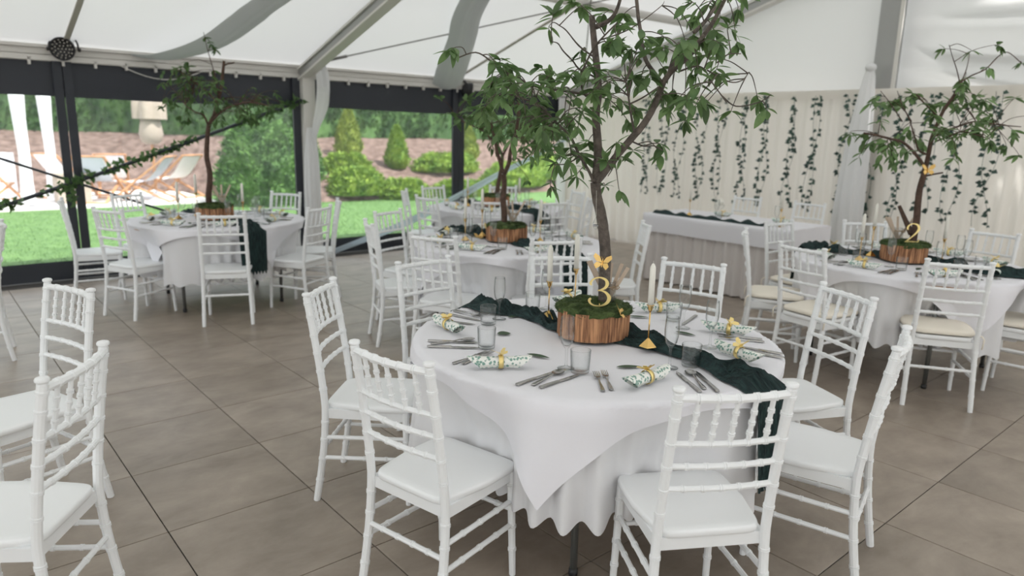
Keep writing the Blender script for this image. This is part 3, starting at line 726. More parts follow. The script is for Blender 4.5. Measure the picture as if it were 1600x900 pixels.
# ================================================================== ROUND TABLES
RT_ = 0.755; ZT = 0.762
def dent(theta, angs, d):
    s_ = 0
    for a in angs:
        x = (theta - a + PI) % (2 * PI) - PI; s_ = max(s_, math.exp(-(x / .30) ** 4))
    return s_ * min(1, d / .22)
def round_table(key):
    T = TABLES[key]; cx, cy = T['c']; nm = T['name']; seed = {'T3': 1, 'T2': 2.3, 'T1': 3.7, 'TM': 5.1, 'TF': 6.6}[key]
    angs = [math.atan2(y + .253 * math.sin(math.radians(f)) - cy, x + .253 * math.cos(math.radians(f)) - cx) for x, y, f in CHAIRS[key]]
    fr = [max(0, .79 - (math.hypot(x + .44 * math.cos(math.radians(f)) - cx, y + .44 * math.sin(math.radians(f)) - cy))) for x, y, f in CHAIRS[key]]
    def dn(th, d):
        s_ = 0
        for a, q in zip(angs, fr):
            x = (th - a + PI) % (2 * PI) - PI; s_ = max(s_, (q + .012) * math.exp(-(x / .30) ** 4)) if q > 0 else s_
        return s_ * min(1, d / .25)
    t = thing('round_table', 'round banquet table with dark steel legs under the cloth, %s' % nm, 'table', (cx, cy, 0), 0, 'round banquet tables')
    mb = MB(); mb.lathe([(.70, .715), (.748, .718), (.75, .735), (.748, .748), (.5, .75)], 64); obj('table_top', mb, 'teak', t)
    for k in range(4):
        a = math.radians(219 + 90 * k); m2 = MB(); x, y = .60 * math.cos(a), .60 * math.sin(a)
        m2.tube([(x, y, .03), (x, y, .715)], .014, 10); lg = obj('leg', m2, 'steel_leg', t)
        m2 = MB(); m2.lathe([(.016, 0), (.018, .01), (.017, .03)], 10, (x, y, 0)); obj('foot_cap', m2, 'black', lg)
    # floor-side cloth
    mb = MB(); NU = 520; D = .475
    def uc(u, v):
        th = 2 * PI * u
        if v < .3: r = RT_ * (.3 + .7 * v / .3); return (r * math.cos(th), r * math.sin(th), .7545)
        d = D * (v - .3) / .7; w = 38 * th + 1.6 * math.sin(3 * th + seed) + .8 * math.sin(7 * th)
        amp = .031 * (d / D) ** 1.1 * (.75 + .35 * math.sin(5 * th + seed))
        r = RT_ + .010 + .018 * d / D + amp * math.cos(w) - dn(th, d)
        zr = d - .012 * min(1, d / .05)
        return (r * math.cos(th), r * math.sin(th), .7545 - zr + .012 * (d / D) * math.cos(w) * -1 + .012 * (d / D) * math.sin(2 * th + seed))
    mb.grid(uc, NU, 24, wrap=True)
    tag(obj('tablecloth', mb, 'cloth', None, (cx, cy, 0)), 'white round tablecloth with scalloped hem hanging from %s' % nm, 'tablecloth', 'round white tablecloths')
    # square overlay cloth
    mb = MB(); Ls = 1.63; ca = math.radians(T['corner'] - 45); n = 110
    def oc(u, v):
        s_, q = (u - .5) * Ls, (v - .5) * Ls; x = s_ * math.cos(ca) - q * math.sin(ca); y = s_ * math.sin(ca) + q * math.cos(ca)
        rho = math.hypot(x, y); th = math.atan2(y, x); zc = .7590
        if rho <= RT_: return (x, y, zc + .0015 * fn2(x * 6, y * 6, seed))
        d = rho - RT_; w = 15 * th + seed + 1.1 * math.sin(4 * th)
        r = RT_ + .022 + min(.014, d * .2) + .05 * d + .055 * d * math.cos(w) + .012 * fn2(x * 5, y * 5, seed) * min(1, d * 8) - dn(th, d) * .95
        r = max(r, RT_ - .1); zz = zc - max(0, d - .014 * min(1, d / .05)) - .002
        return (r * math.cos(th), r * math.sin(th), zz)
    mb.grid(oc, n, n)
    tag(obj('overlay_cloth', mb, 'overlay', None, (cx, cy, 0)), 'square white overlay cloth with hanging corners on %s' % nm, 'tablecloth', 'square overlay cloths')
    # crumpled gauze runner across the table along y
    if key == 'T3': path = [(2.16, 2.72), (2.15, 2.613), (2.19, 2.53), (2.20, 2.446), (2.185, 2.315), (2.16, 2.206), (2.17, 2.10), (2.22, 2.0), (2.27, 1.886), (2.291, 1.764), (2.285, 1.66), (2.284, 1.537), (2.267, 1.425), (2.245, 1.33), (2.24, 1.26)]
    else: path = [(cx + .05 * math.sin(k * 1.3 + seed), cy + .75 - 1.5 * k / 14) for k in range(15)]
    pts = [Vector((p[0], p[1], 0)) for p in path]; rows = []
    sub = 6
    for i in range(len(pts) - 1):
        a, b, c, d = pts[max(i - 1, 0)], pts[i], pts[i + 1], pts[min(i + 2, len(pts) - 1)]
        for k in range(sub):
            q = k / sub; rows.append(0.5 * ((2 * b) + (c - a) * q + (2 * a - 5 * b + 4 * c - d) * q * q + (3 * b - a - 3 * c + d) * q ** 3))
    rows.append(pts[-1]); nr = len(rows)
    mb = MB(); W = 44; hang = 16; Rr = RT_ + .052
    def edge_row(end):
        e = rows[0] if end == 0 else rows[-1]; v = Vector((e.x - cx, e.y - cy, 0)).normalized(); return e, v
    grid = []
    def wid(i):
        q = i / (nr - 1); return .095 + .055 * abs(2 * q - 1) ** 1.5 + .028 * math.sin(q * 13 + seed)
    def mk_row(c, side, wdt, zf):
        out = []
        for k in range(W + 1):
            s_ = k / W - .5; out.append((c + side * (s_ * wdt * 2 * .5 * 2), zf(k, s_)))
        return out
    def crum(i, k): return .5 + .5 * math.sin(k * 1.9 + 1.2 * math.sin(i * .21 + seed) + .6 * fn2(i * .12, k * .3, seed) * 6)
    V = []; tot = 0
    e, v0 = edge_row(0); s0 = Vector((-v0.y, v0.x, 0)) * -1
    tsg = []
    for h in range(hang, 0, -1):
        dz = .36 * h / hang
        row = []
        for k in range(W + 1):
            s_ = k / W - .5; o = cx + v0.x * Rr; p = Vector((cx, cy, 0)) + v0 * (Rr + .012 + .04 * dz + .012 * crum(h * .3, k)) + s0 * (s_ * .26) ; row.append((p.x, p.y, .765 - dz - .01))
        V += row; tot += 1
    for i in range(nr):
        t_ = (rows[min(i + 1, nr - 1)] - rows[max(i - 1, 0)]).normalized(); sd_ = Vector((-t_.y, t_.x, 0)) * -1
        sd_ = Vector((t_.y, -t_.x, 0)) * -1
        for k in range(W + 1):
            s_ = k / W - .5; wdt = wid(i) * 1.25; p = rows[i] + sd_ * (s_ * wdt)
            rr = math.hypot(p.x - cx, p.y - cy)
            ed = max(0, 1 - abs(s_) * 2)
            z = .7645 + (.018 * crum(i, k) + .050 * max(0, .35 + fn2(p.x * 11, p.y * 11, seed)) + .006 * math.sin(i * .8 + k * .5)) * min(1, ed * 3.5 + .12)
            V.append((p.x, p.y, z))
        tot += 1
    e, v1 = edge_row(1); s1 = Vector((-v1.y, v1.x, 0))
    for h in range(1, hang + 1):
        dz = (.36 if key == 'T3' else .38) * h / hang; row = []
        nar = 1 - (.35 if key == 'T3' else .1) * h / hang
        for k in range(W + 1):
            s_ = k / W - .5; p = Vector((cx, cy, 0)) + v1 * (Rr + .012 + .04 * dz + .012 * crum(h * .3, k)) + s1 * (s_ * .24 * nar); row.append((p.x, p.y, .765 - dz - .008 + .015 * math.sin(k * 1.1 + seed) * h / hang))
        V += row; tot += 1
    F = [(j * (W + 1) + i, j * (W + 1) + i + 1, (j + 1) * (W + 1) + i + 1, (j + 1) * (W + 1) + i) for j in range(tot - 1) for i in range(W)]
    mb.add(V, F)
    tag(obj('table_runner', mb, 'runner'), 'crumpled dark green gauze runner hanging over the edge of %s' % nm, 'runner', 'dark green table runners')
for k in TABLES: round_table(k)

# ================================================================== HEAD TABLE
HX0, HX1, HY0, HY1, HZ = 6.42, 7.12, 3.42, 5.12, .755
t = thing('head_table', 'long rectangular head table standing before the curtain with the ivy strands', 'table', ((HX0 + HX1) / 2, (HY0 + HY1) / 2, 0))
mb = MB(); mb.box(-.35, .35, -.85, .85, .725, .75); obj('table_top', mb, 'teak', t, smooth=False)
for sx in (-.3, .3):
    for sy in (-.78, .78): m2 = MB(); m2.tube([(sx, sy, 0), (sx, sy, .725)], .018, 8); obj('leg', m2, 'steel_leg', t)
mb = MB()
per = [(HX0, HY1), (HX0, HY0), (HX1, HY0), (HX1, HY1), (HX0, HY1)]
def skirt(u, v):
    s_ = u * 2 * ((HX1 - HX0) + (HY1 - HY0)); i = 0
    while True:
        a, b = per[i], per[i + 1]; L = math.hypot(b[0] - a[0], b[1] - a[1])
        if s_ <= L or i == 3: break
        s_ -= L; i += 1
    q = min(1, s_ / L); x, y = a[0] + (b[0] - a[0]) * q, a[1] + (b[1] - a[1]) * q; nx, ny = (b[1] - a[1]) / L, -(b[0] - a[0]) / L
    w_ = .028 * math.sin(u * 240) * (.4 + .6 * (1 - v)) + .02 * (1 - v) + .012 * math.sin(u * 93)
    return (x + nx * w_, y + ny * w_, .012 + .738 * v)
mb.grid(skirt, 620, 6); tag(obj('table_skirt', mb, 'skirt'), 'pleated grey white skirt around the head table', 'tablecloth')
mb = MB()
def hov(u, v):
    # cross-section over the table, wraps down both long sides
    y = HY0 - .045 + (HY1 - HY0 + .09) * u; W_ = HX1 - HX0 + .08; d = .20; tot_ = W_ + 2 * d; s_ = v * tot_
    if s_ < d: return (HX0 - .046 - .006 * math.sin(y * 9), y, HZ + .006 - (d - s_))
    if s_ > d + W_: return (HX1 + .046, y, HZ + .006 - (s_ - d - W_))
    return (HX0 - .04 + (s_ - d), y, HZ + .006)
mb.grid(hov, 40, 40); hv = tag(obj('head_table_cover', mb, 'overlay'), 'smooth white cover cloth over the top of the head table', 'tablecloth')
for yy in (HY0 - .046, HY1 + .046):
    mb = MB(); mb.grid(lambda u, v, yy=yy: (HX0 - .05 + (HX1 - HX0 + .1) * u, yy + .005 * math.sin(u * 18), HZ + .006 - .2 * v), 20, 4); obj('end_flap', mb, 'overlay', hv)
mb = MB()
def hr(u, v):
    y = HY1 - .04 - 1.38 * u; q = v - .5; a = PI * v
    h = .016 + .045 * max(0, fn2(y * 4.5, 2.2)) + .012 * math.sin(y * 31)
    return (HX0 + .06 + q * (.13 + .05 * fn2(y * 3, 7)), y, HZ + .009 + max(0.001, h) * math.sin(a) + .006 * math.sin(v * 20 + y * 14) * math.sin(a))
mb.grid(hr, 120, 14); tag(obj('table_runner', mb, 'runner'), 'crumpled dark green gauze runner along the front of the head table', 'runner')

# ================================================================== TABLE SETTINGS
def flat_pts(o, p, q, z, roll=0):
    # put an object whose mesh lies along +y (handle at y=0) so that it runs from p to q
    d = Vector((q[0] - p[0], q[1] - p[1], 0)); o.location = (p[0], p[1], z); o.rotation_euler = (0, 0, math.atan2(d.y, d.x) - PI / 2)
def strip(mb, sec):
    # sec: list of (y, halfwidth, z, thickness)
    V = []; F = []
    for y, h, z, th in sec: V += [(-h, y, z), (h, y, z), (h * .8, y, z + th), (-h * .8, y, z + th)]
    for i in range(len(sec) - 1):
        a, b = i * 4, i * 4 + 4
        for k in range(4): k2 = (k + 1) % 4; F.append((a + k, a + k2, b + k2, b + k))
    F += [(3, 2, 1, 0), tuple(len(V) - 4 + k for k in range(4))]; mb.add(V, F)
HANDLE = [(0, .0055, 0, .003), (.006, .0085, 0, .004), (.03, .0075, 0, .004), (.075, .0042, .001, .0035), (.10, .0036, .003, .003)]
def mesh_fork():
    h = MB(); strip(h, HANDLE + [(.118, .0045, .006, .0026), (.130, .0105, .006, .002), (.145, .0118, .003, .0018)])
    for k in range(4):
        x = -.0096 + .0064 * k; strip_ = MB(); strip_.add(*box8(x, .143, .19)); h.add(strip_.v, strip_.f)
    return h.mesh('fork', False)
def box8(x, y0_, y1_):
    w_ = .0018
    V = [(x - w_, y0_, .003), (x + w_, y0_, .003), (x + w_, y0_, .005), (x - w_, y0_, .005), (x - w_ * .5, y1_, .006), (x + w_ * .5, y1_, .006), (x + w_ * .5, y1_, .0075), (x - w_ * .5, y1_, .0075)]
    return V, [(3, 2, 1, 0), (4, 5, 6, 7), (0, 1, 5, 4), (1, 2, 6, 5), (2, 3, 7, 6), (3, 0, 4, 7)]
def mesh_knife():
    h = MB(); strip(h, [(0, .006, 0, .004), (.006, .0085, 0, .005), (.06, .0075, 0, .005), (.098, .0062, .001, .004), (.104, .0085, .001, .0018), (.15, .0095, .001, .0014), (.19, .0085, .001, .0012), (.215, .002, .001, .001)]); return h.mesh('knife', False)
def mesh_spoon():
    h = MB(); strip(h, HANDLE + [(.125, .0045, .006, .0026), (.135, .007, .006, .002)])
    def f(u, v):
        a = 2 * PI * u; r = v; return (.0205 * r * math.cos(a), .163 + .030 * r * math.sin(a), .0075 - .006 * (1 - r * r))
    h.grid(f, 18, 5, wrap=True); h.grid(lambda u, v: (lambda q: (q[0], q[1], q[2] - .0012))(f(u, v)), 18, 5, wrap=True); return h.mesh('spoon')
ME = dict(fork=mesh_fork(), knife=mesh_knife(), spoon=mesh_spoon())
def mesh_flute():
    h = MB(); h.lathe([(.032, 0), (.0325, .002), (.020, .004), (.007, .008), (.0045, .02), (.0042, .05), (.0055, .078), (.012, .086), (.021, .10), (.0265, .125), (.0275, .15), (.0255, .185), (.0235, .20), (.0225, .20), (.0245, .185), (.0263, .15), (.0253, .125), (.0195, .102), (.010, .089)], 22); return h.mesh('flute')
def mesh_tumbler():
    h = MB(); h.lathe([(.030, 0), (.0335, .002), (.0345, .01), (.038, .086), (.0375, .0875), (.0365, .086), (.0330, .014), (.029, .011)], 24); return h.mesh('tumbler')
ME['flute'] = mesh_flute(); ME['tumbler'] = mesh_tumbler()
def butterfly_mesh(s_=1.0, name='butterfly', fold=0.5):
    mb = MB()
    for sx in (-1, 1):
        for (w_, pts) in ((0, [(0, .002), (.012, .022), (.030, .030), (.034, .018), (.022, .004)]), (1, [(0, .0), (.020, .002), (.027, -.010), (.018, -.022), (.006, -.012)])):
            V = []
            for x, y in pts:
                V.append((sx * x * s_ * math.cos(fold), y * s_, x * s_ * math.sin(fold)))
            n = len(V); V += [(a, b, c + .0008) for a, b, c in V]
            F = [tuple(range(n)), tuple(range(2 * n - 1, n - 1, -1))] + [(i, (i + 1) % n, n + (i + 1) % n, n + i) for i in range(n)]
            mb.add(V, F)
    mb.tube([(0, -.014 * s_, .001), (0, 0, .003), (0, .014 * s_, .002)], [.0012 * s_, .0028 * s_, .0015 * s_], 6)
    for sx in (-1, 1): mb.tube([(0, .013 * s_, .002), (sx * .006 * s_, .022 * s_, .006)], .0006, 4)
    return mb.mesh(name, False)
BF = butterfly_mesh(1.0); BF.materials.append(M['gold_light'])
def mesh_napkin():
    mb = MB(); L = .19
    def f(u, v):
        a = 2 * PI * u * 1.12 - 1.2; y = L * v; sk = .030 * math.sin(a) if v > .5 else -.030 * math.sin(a)
        r = .0215 - .003 * math.sin(PI * v) + .0025 * (u); 
        return (r * 1.15 * math.cos(a), y + sk * (abs(v - .5) * 2) ** 2, .0255 + r * math.sin(a))
    mb.grid(f, 34, 14); return mb.mesh('napkin')
NAP = mesh_napkin(); NAP.materials.append(M['napkin'])
rg = MB(); rg.lathe([(.0245, -.009), (.026, -.009), (.0265, 0), (.026, .009), (.0245, .009), (.024, 0), (.0245, -.009)], 22, cap=False); RNG = rg.mesh('ring'); RNG.materials.append(M['gold_light'])
RECS = []
def add_item(kind, tkey, p, q=None):
    RECS.append((kind, tkey, p, q))
def napkin_obj(p, q, zr, label):
    d = Vector((q[0] - p[0], q[1] - p[1], 0)); t = thing('rolled_napkin', label, 'napkin', (p[0], p[1], zr), math.atan2(d.y, d.x) - PI / 2, 'rolled printed napkins')
    s_ = max(.85, min(1.15, d.length / .19)); n = obj('roll', NAP, 'napkin', t); n.scale = (1, s_, 1)
    r = obj('napkin_ring', RNG, 'gold_light', t, (0, .1 * s_, .0255)); r.rotation_euler = (PI / 2, 0, 0)
    b = obj('butterfly', BF, 'gold_light', t, (0, .1 * s_, .053)); b.rotation_euler = (.7 * random.uniform(-1, 1), 0, random.uniform(-2, 2))
    return t
# measured settings of table 3
IT = json.loads('''{"fork":[[[1.495,2.071],[1.673,2.097]],[[1.497,2.041],[1.719,2.094]],[[1.723,1.52],[1.852,1.679]],[[1.748,1.502],[1.891,1.677]],[[2.719,1.532],[2.637,1.652]],[[2.749,1.559],[2.665,1.68]],[[1.966,2.704],[1.988,2.554]],[[1.986,2.69],[2.024,2.587]]],"knife":[[[1.548,1.753],[1.728,1.771]],[[1.589,1.683],[1.782,1.696]],[[1.998,1.33],[2.094,1.49]],[[2.052,1.297],[2.154,1.446]],[[2.573,1.385],[2.531,1.5]],[[2.621,1.413],[2.585,1.538]],[[1.587,2.366],[1.727,2.23]],[[1.546,2.296],[1.679,2.177]],[[1.907,2.67],[1.947,2.526]],[[2.866,1.961],[2.684,1.902]],[[1.808,2.611],[1.875,2.494]]],"spoon":[[[1.56,1.713],[1.775,1.762]],[[2.023,1.319],[2.147,1.486]],[[2.591,1.403],[2.507,1.572]],[[1.561,2.328],[1.749,2.272]]],"napkin":[[[1.51,1.986],[1.686,1.865],[1.6,1.91]],[[1.811,1.485],[2.004,1.488],[1.913,1.473]],[[2.449,1.528],[2.425,1.384],[2.432,1.458]],[[2.689,1.739],[2.738,1.627],[2.702,1.691]],[[2.694,2.174],[2.853,2.062],[2.773,2.118]],[[2.434,2.502],[2.656,2.553],[2.539,2.512]],[[1.735,2.353],[1.758,2.565],[1.748,2.48]]],"flute":[[2.117,1.546],[2.471,1.61],[2.628,1.861],[1.795,1.775],[2.044,2.471],[2.36,2.489],[2.736,2.462]],"tumbler":[[1.715,2.151],[1.946,2.43],[1.806,1.713],[2.201,1.511],[2.296,2.518],[2.704,1.972]],"leaf":[[[1.919,2.256],0.2],[[1.811,1.945],-0.5],[[1.999,1.642],0.1],[[2.557,1.795],-0.7],[[2.615,2.109],-0.2],[[2.141,2.46],0.6]],"candle":[[2.216,1.731],[2.209,2.297],[2.446,2.396]],"runner":[[2.14,2.613],[2.204,2.567],[2.202,2.446],[2.185,2.315],[2.147,2.206],[2.121,2.123],[2.199,2.005],[2.313,1.886],[2.291,1.764],[2.283,1.66],[2.284,1.537],[2.267,1.425],[2.239,1.312],[2.221,1.242]]}''')
def grow(p, q, L):
    # keep the middle, give the piece its true length
    m_ = ((p[0] + q[0]) / 2, (p[1] + q[1]) / 2); d = Vector((q[0] - p[0], q[1] - p[1])).normalized(); return (m_[0] - d.x * L / 2, m_[1] - d.y * L / 2), (m_[0] + d.x * L / 2, m_[1] + d.y * L / 2)
for kind, L in (('fork', .19), ('knife', .215), ('spoon', .19)):
    for p, q in IT[kind]: a, b = grow(p, q, L); add_item(kind, 'T3', a, b)
for p, q, r in IT['napkin']: a, b = grow(p, q, .185); add_item('napkin', 'T3', a, b)
for p in IT['flute']: add_item('flute', 'T3', p)
for p in IT['tumbler']: add_item('tumbler', 'T3', p)
# the other tables repeat the same setting in front of every chair
random.seed(17)
for key in ('T2', 'T1', 'TM', 'TF'):
    cx, cy = TABLES[key]['c']; A = sorted(math.atan2(y - cy, x - cx) % (2 * PI) for x, y, f in CHAIRS[key])
    base = A[0]; seats = [base + k * PI / 4 for k in range(8)]
    for th in seats:
        def at(r, dth, th=th): return (cx + r * math.cos(th + math.radians(dth)), cy + r * math.sin(th + math.radians(dth)))
        j = random.uniform(-3, 3)
        if key != 'TF':
            for dth in (-17, -14): add_item('fork', key, at(.67, dth + j), at(.48, dth + j + 2))
            for dth in (12, 17): add_item('knife', key, at(.68, dth + j), at(.465, dth + j + 3))
            add_item('spoon', key, at(.67, 14.5 + j), at(.48, 17.5 + j))
        a = at(.60, -9 + j); b = at(.57, 8 + j); a, b = grow(a, b, .185); add_item('napkin', key, a, b)
        add_item('tumbler', key, at(.44, 21 + j)); add_item('flute', key, at(.36, 8 + j))
def seat_word(key, p):
    cx, cy = TABLES[key]['c']; th = math.atan2(p[1] - cy, p[0] - cx)
    return word(math.degrees(th))
groups = {}
for r in RECS:
    m_ = r[2] if r[3] is None else ((r[2][0] + r[3][0]) / 2, (r[2][1] + r[3][1]) / 2); groups.setdefault((r[0], r[1], seat_word(r[1], m_)), []).append((r, m_))
ORD = {1: [''], 2: ['left ', 'right '], 3: ['left ', 'middle ', 'right '], 4: ['leftmost ', 'second ', 'third ', 'rightmost '], 5: ['leftmost ', 'second ', 'third ', 'fourth ', 'rightmost '], 6: ['leftmost ', 'second ', 'third ', 'fourth ', 'fifth ', 'rightmost ']}
DESC = dict(fork=('dinner_fork', 'steel dinner fork', 'fork', 'steel'), knife=('table_knife', 'steel table knife', 'knife', 'steel'), spoon=('soup_spoon', 'steel soup spoon', 'spoon', 'steel'),
            flute=('champagne_flute', 'clear stemmed champagne flute', 'glass', 'glass'), tumbler=('glass_tumbler', 'clear low glass tumbler', 'glass', 'glass'), napkin=('rolled_napkin', 'green printed napkin roll with gold butterfly ring', 'napkin', None))
for (kind, key, wd), L in groups.items():
    L.sort(key=lambda e: Vector((e[1][0], e[1][1], 0)).dot(RH) / Vector((e[1][0], e[1][1], 0)).dot(FH))
    for k, (r, m_) in enumerate(L):
        nm, ds, cat, mt = DESC[kind]; o_ = ORD[len(L)][k]
        if kind == 'napkin': ds = 'printed napkin roll with gold butterfly ring'
        lab = '%s%s at the %s side of %s' % (o_, ds, wd, TABLES[key]['name'])
        z = ZT + .001
        if kind == 'napkin': napkin_obj(r[2], r[3], z, lab); continue
        o = obj(nm, ME[kind], mt, None, (r[2][0], r[2][1], z)); tag(o, lab, cat, {'fork': 'steel forks', 'knife': 'steel knives', 'spoon': 'steel spoons', 'flute': 'champagne flutes', 'tumbler': 'glass tumblers'}[kind])
        if r[3] is not None: flat_pts(o, r[2], r[3], z)
        else: o.rotation_euler = (0, 0, random.uniform(0, 6))
# loose sage leaves on table 3
def leaf_mesh(name, L, W, n=6, curve=.12, keel=.18):
    mb = MB(); V = []; F = []
    for i in range(n + 1):
        t_ = i / n; w_ = W * .5 * (math.sin(PI * t_ ** .85)) ** .8 if 0 < t_ < 1 else .0004
        zc = -curve * L * t_ * t_; V += [(-w_, L * t_, zc + keel * w_), (0, L * t_, zc), (w_, L * t_, zc + keel * w_)]
    for i in range(n):
        a = i * 3; b = a + 3; F += [(a, a + 1, b + 1, b), (a + 1, a + 2, b + 2, b + 1)]
    mb.add(V, F); return mb.mesh(name)
LL = leaf_mesh('loose_leaf', .10, .030, 8, .0, .15); LL.materials.append(M['loose'])
LR = leaf_mesh('loose_leaf_round', .062, .05, 8, .0, .15); LR.materials.append(M['loose'])
where = ['beside the tumblers at left', 'in front of the log centrepiece', 'between forks and printed napkin at the front', 'behind the front right flute', 'right behind the log centrepiece', 'beside the runner at the back left']
for k, (p, a) in enumerate(IT['leaf']):
    o = obj('sage_leaf', LR if k == 0 else LL, 'loose', None, (p[0], p[1], ZT + .003)); d = RH * math.cos(a) + FH * math.sin(a)
    o.location = (p[0] - d.x * .05, p[1] - d.y * .05, ZT + .003); o.rotation_euler = (.0, 0, math.atan2(d.y, d.x) - PI / 2)
    tag(o, 'loose green leaf lying %s on the nearest table' % where[k], 'leaf', 'loose leaves on the nearest table')
for key in ('T2', 'T1', 'TM'):
    cx, cy = TABLES[key]['c']; random.seed(hash(key) % 7 + 2 if False else {'T2': 5, 'T1': 6, 'TM': 8}[key])
    for k in range(4):
        th = k * PI / 2 + .5; o = obj('sage_leaf', LL, 'loose', None, (cx + .36 * math.cos(th), cy + .36 * math.sin(th), ZT + .003), random.uniform(0, 6))
        tag(o, 'loose green leaf lying on the %s side of %s' % (word(math.degrees(th)), TABLES[key]['name']), 'leaf', 'loose leaves on the other tables')

# ================================================================== CENTREPIECES
def log_mesh(R_, h, seed):
    mb = MB(); N = 150
    def f(u, v):
        a = 2 * PI * u; strip_ = math.floor(u * 52 + .3 * math.sin(u * 30)); j = fn2(strip_ * 3.7, seed) * .010 + fn2(strip_ * 9.1, seed + 4) * .006
        r = R_ * (1 + .035 * math.sin(2 * a + seed)) + j + .002 * fn2(a * 20, v * 3, seed); return (r * math.cos(a), r * math.sin(a), h * v)
    mb.grid(f, N, 5, wrap=True); mb.lathe([(R_ * .98, h - .001), (.01, h - .001)], 40); return mb.mesh('log_body', False)
def moss_mesh(R_, h, seed):
    mb = MB()
    def f(u, v):
        a = 2 * PI * u; r = R_ * 1.04 * math.sin(v * PI / 2) ** .8 * (1 + .05 * fn2(math.cos(a) * 4, math.sin(a) * 4, seed)); x, y = r * math.cos(a), r * math.sin(a)
        return (x, y, h + .018 * math.cos(v * PI / 2) ** .6 + .016 * fn2(x * 25, y * 25, seed) - (.012 if v > .96 else 0))
    mb.grid(f, 60, 16, wrap=True); lv = MB(); random.seed(int(seed * 10))
    for k in range(3200):
        a = random.uniform(0, 2 * PI); q = math.sqrt(random.random()); r = R_ * 1.05 * q; p = Vector((r * math.cos(a), r * math.sin(a), h + .018 * math.sqrt(max(0, 1 - q * q)) - (.02 * random.random() if q > .93 else 0)))
        d = rv() * .9 + Vector((p.x, p.y, 0)) * 3 * q + Vector((0, 0, .8)); d.normalize(); s_ = d.orthogonal().normalized() * .0022; L = random.uniform(.008, .02)
        lv.add([p - s_, p + s_, p + d * L], [(0, 1, 2)])
    return mb.mesh('moss_mound'), lv.mesh('moss_tufts', False)
MS = [log_mesh(.158, .118, 1.0), log_mesh(.158, .118, 2.7)]; MO = [moss_mesh(.158, .118, 1.0), moss_mesh(.158, .118, 2.7)]
for m_ in MS: m_.materials.append(M['log'])
for a, b in MO: a.materials.append(M['moss']); b.materials.append(M['moss'])
LOGC = {'T3': (2.205, 2.025), 'T2': (5.50, 2.03), 'T1': (2.17, 6.80), 'TM': (3.64, 4.33), 'TF': (5.26, 6.46)}
LOGZ = {}
for k, key in enumerate(TABLES):
    t = thing('log_centrepiece', 'split wood log slice topped with moss in the middle of %s' % TABLES[key]['name'], 'centrepiece', (*LOGC[key], ZT + .012), k * 1.1, 'log centrepieces')
    obj('log_body', MS[k % 2], 'log', t); mo = obj('moss', MO[k % 2][0], 'moss', t); tf = obj('moss_tufts', MO[k % 2][1], 'moss', mo); tf['kind'] = 'stuff'
ZM = ZT + .012 + .118
# candlesticks
def make_candle(hh):
    t = thing('candlestick', '', 'candle')
    mb = MB(); mb.lathe([(.036, 0), (.034, .004), (.004, .034)], 5); obj('base', mb, 'gold', t, smooth=False)
    mb = MB(); mb.tube([(0, 0, .03), (0, 0, hh)], .0028, 8); obj('stem', mb, 'gold', t)
    mb = MB(); mb.lathe([(.004, hh - .002), (.008, hh + .006), (.0105, hh + .016), (.0125, hh + .024), (.0155, hh + .026), (.0155, hh + .028), (.012, hh + .028)], 14); obj('cup', mb, 'gold', t)
    mb = MB(); z = hh + .022; mb.lathe([(.0122, z), (.0120, z + .12), (.0112, z + .158), (.006, z + .170), (.0008, z + .175)], 14); cn = obj('candle', mb, 'wax', t)
    mb = MB(); mb.tube([(0, 0, z + .172), (.001, 0, z + .184)], .0008, 5); obj('wick', mb, 'wax', cn)
    return t
CT = {h: make_candle(h) for h in (.145, .19)}; CTu = {}
def put_candle(h, x, y, z, label):
    if h not in CTu: CTu[h] = 1; o = CT[h]; o.location = (x, y, z); o['label'] = label; o['group'] = 'gold candlesticks'
    else: o = dup(CT[h], (x, y, z), random.uniform(0, 6), label, 'gold candlesticks')
    return o
put_candle(.145, 2.216, 1.731, ZT + .022, 'gold candlestick with white taper right of the log with the gold 3')
put_candle(.145, 2.195, 2.297, ZT + .022, 'short gold candlestick with white taper left of the log with the gold 3')
put_candle(.19, 2.43, 2.36, ZT + .001, 'tall gold candlestick with white taper behind the log with the gold 3')
for key in ('T2', 'TM', 'T1', 'TF'):
    c = LOGC[key]
    for k, (r_, u_, h, w_) in enumerate(((-.33, -.02, .145, 'left'), (-.20, .08, .19, 'back-left'), (.27, -.02, .145, 'right'))):
        p = Vector((c[0], c[1], 0)) + RH * r_ + FH * u_
        if key == 'TF' and k == 1: continue
        put_candle(h, p.x, p.y, ZT + .003 + (.02 if abs(p.x - c[0]) < .12 else 0), 'gold candlestick with white taper at the %s of the log on %s' % (w_, TABLES[key]['name']))
put_candle(.145, 6.62, 4.72, HZ + .007, 'gold candlestick with white taper on the head table, left one')
put_candle(.145, 6.60, 3.62, HZ + .007, 'gold candlestick with white taper on the head table, right one')
# head-table glasses and napkins
for k, yy in enumerate((4.5, 3.8)):
    for kind, dx, dy in (('flute', .32, .12), ('tumbler', .40, .2)):
        nm, ds, cat, mt = DESC[kind]; tag(obj(nm, ME[kind], mt, None, (6.95 - dx, yy - dy, HZ + .007)), '%s on the %s half of the head table' % (ds, ('left', 'right')[k]), 'glass', 'glasses on the head table')
    napkin_obj((6.86, yy + .04), (6.86, yy - .14), HZ + .007, 'printed napkin roll with gold butterfly ring on the %s half of the head table' % ('left', 'right')[k])
mb = MB(); mb.lathe([(.035, 0), (.012, .01), (.008, .08), (.03, .10), (.05, .13), (.045, .135)], 16); b_ = tag(obj('ornament_stand', mb, 'glass', None, (6.75, 4.42, HZ + .007)), 'small glass stand with a white ball on the head table', 'ornament')
mb = MB(); mb.lathe([(.002, -.04), (.028, -.028), (.04, 0), (.028, .028), (.002, .04)], 14, (0, 0, .165)); obj('ball', mb, 'wax', b_)

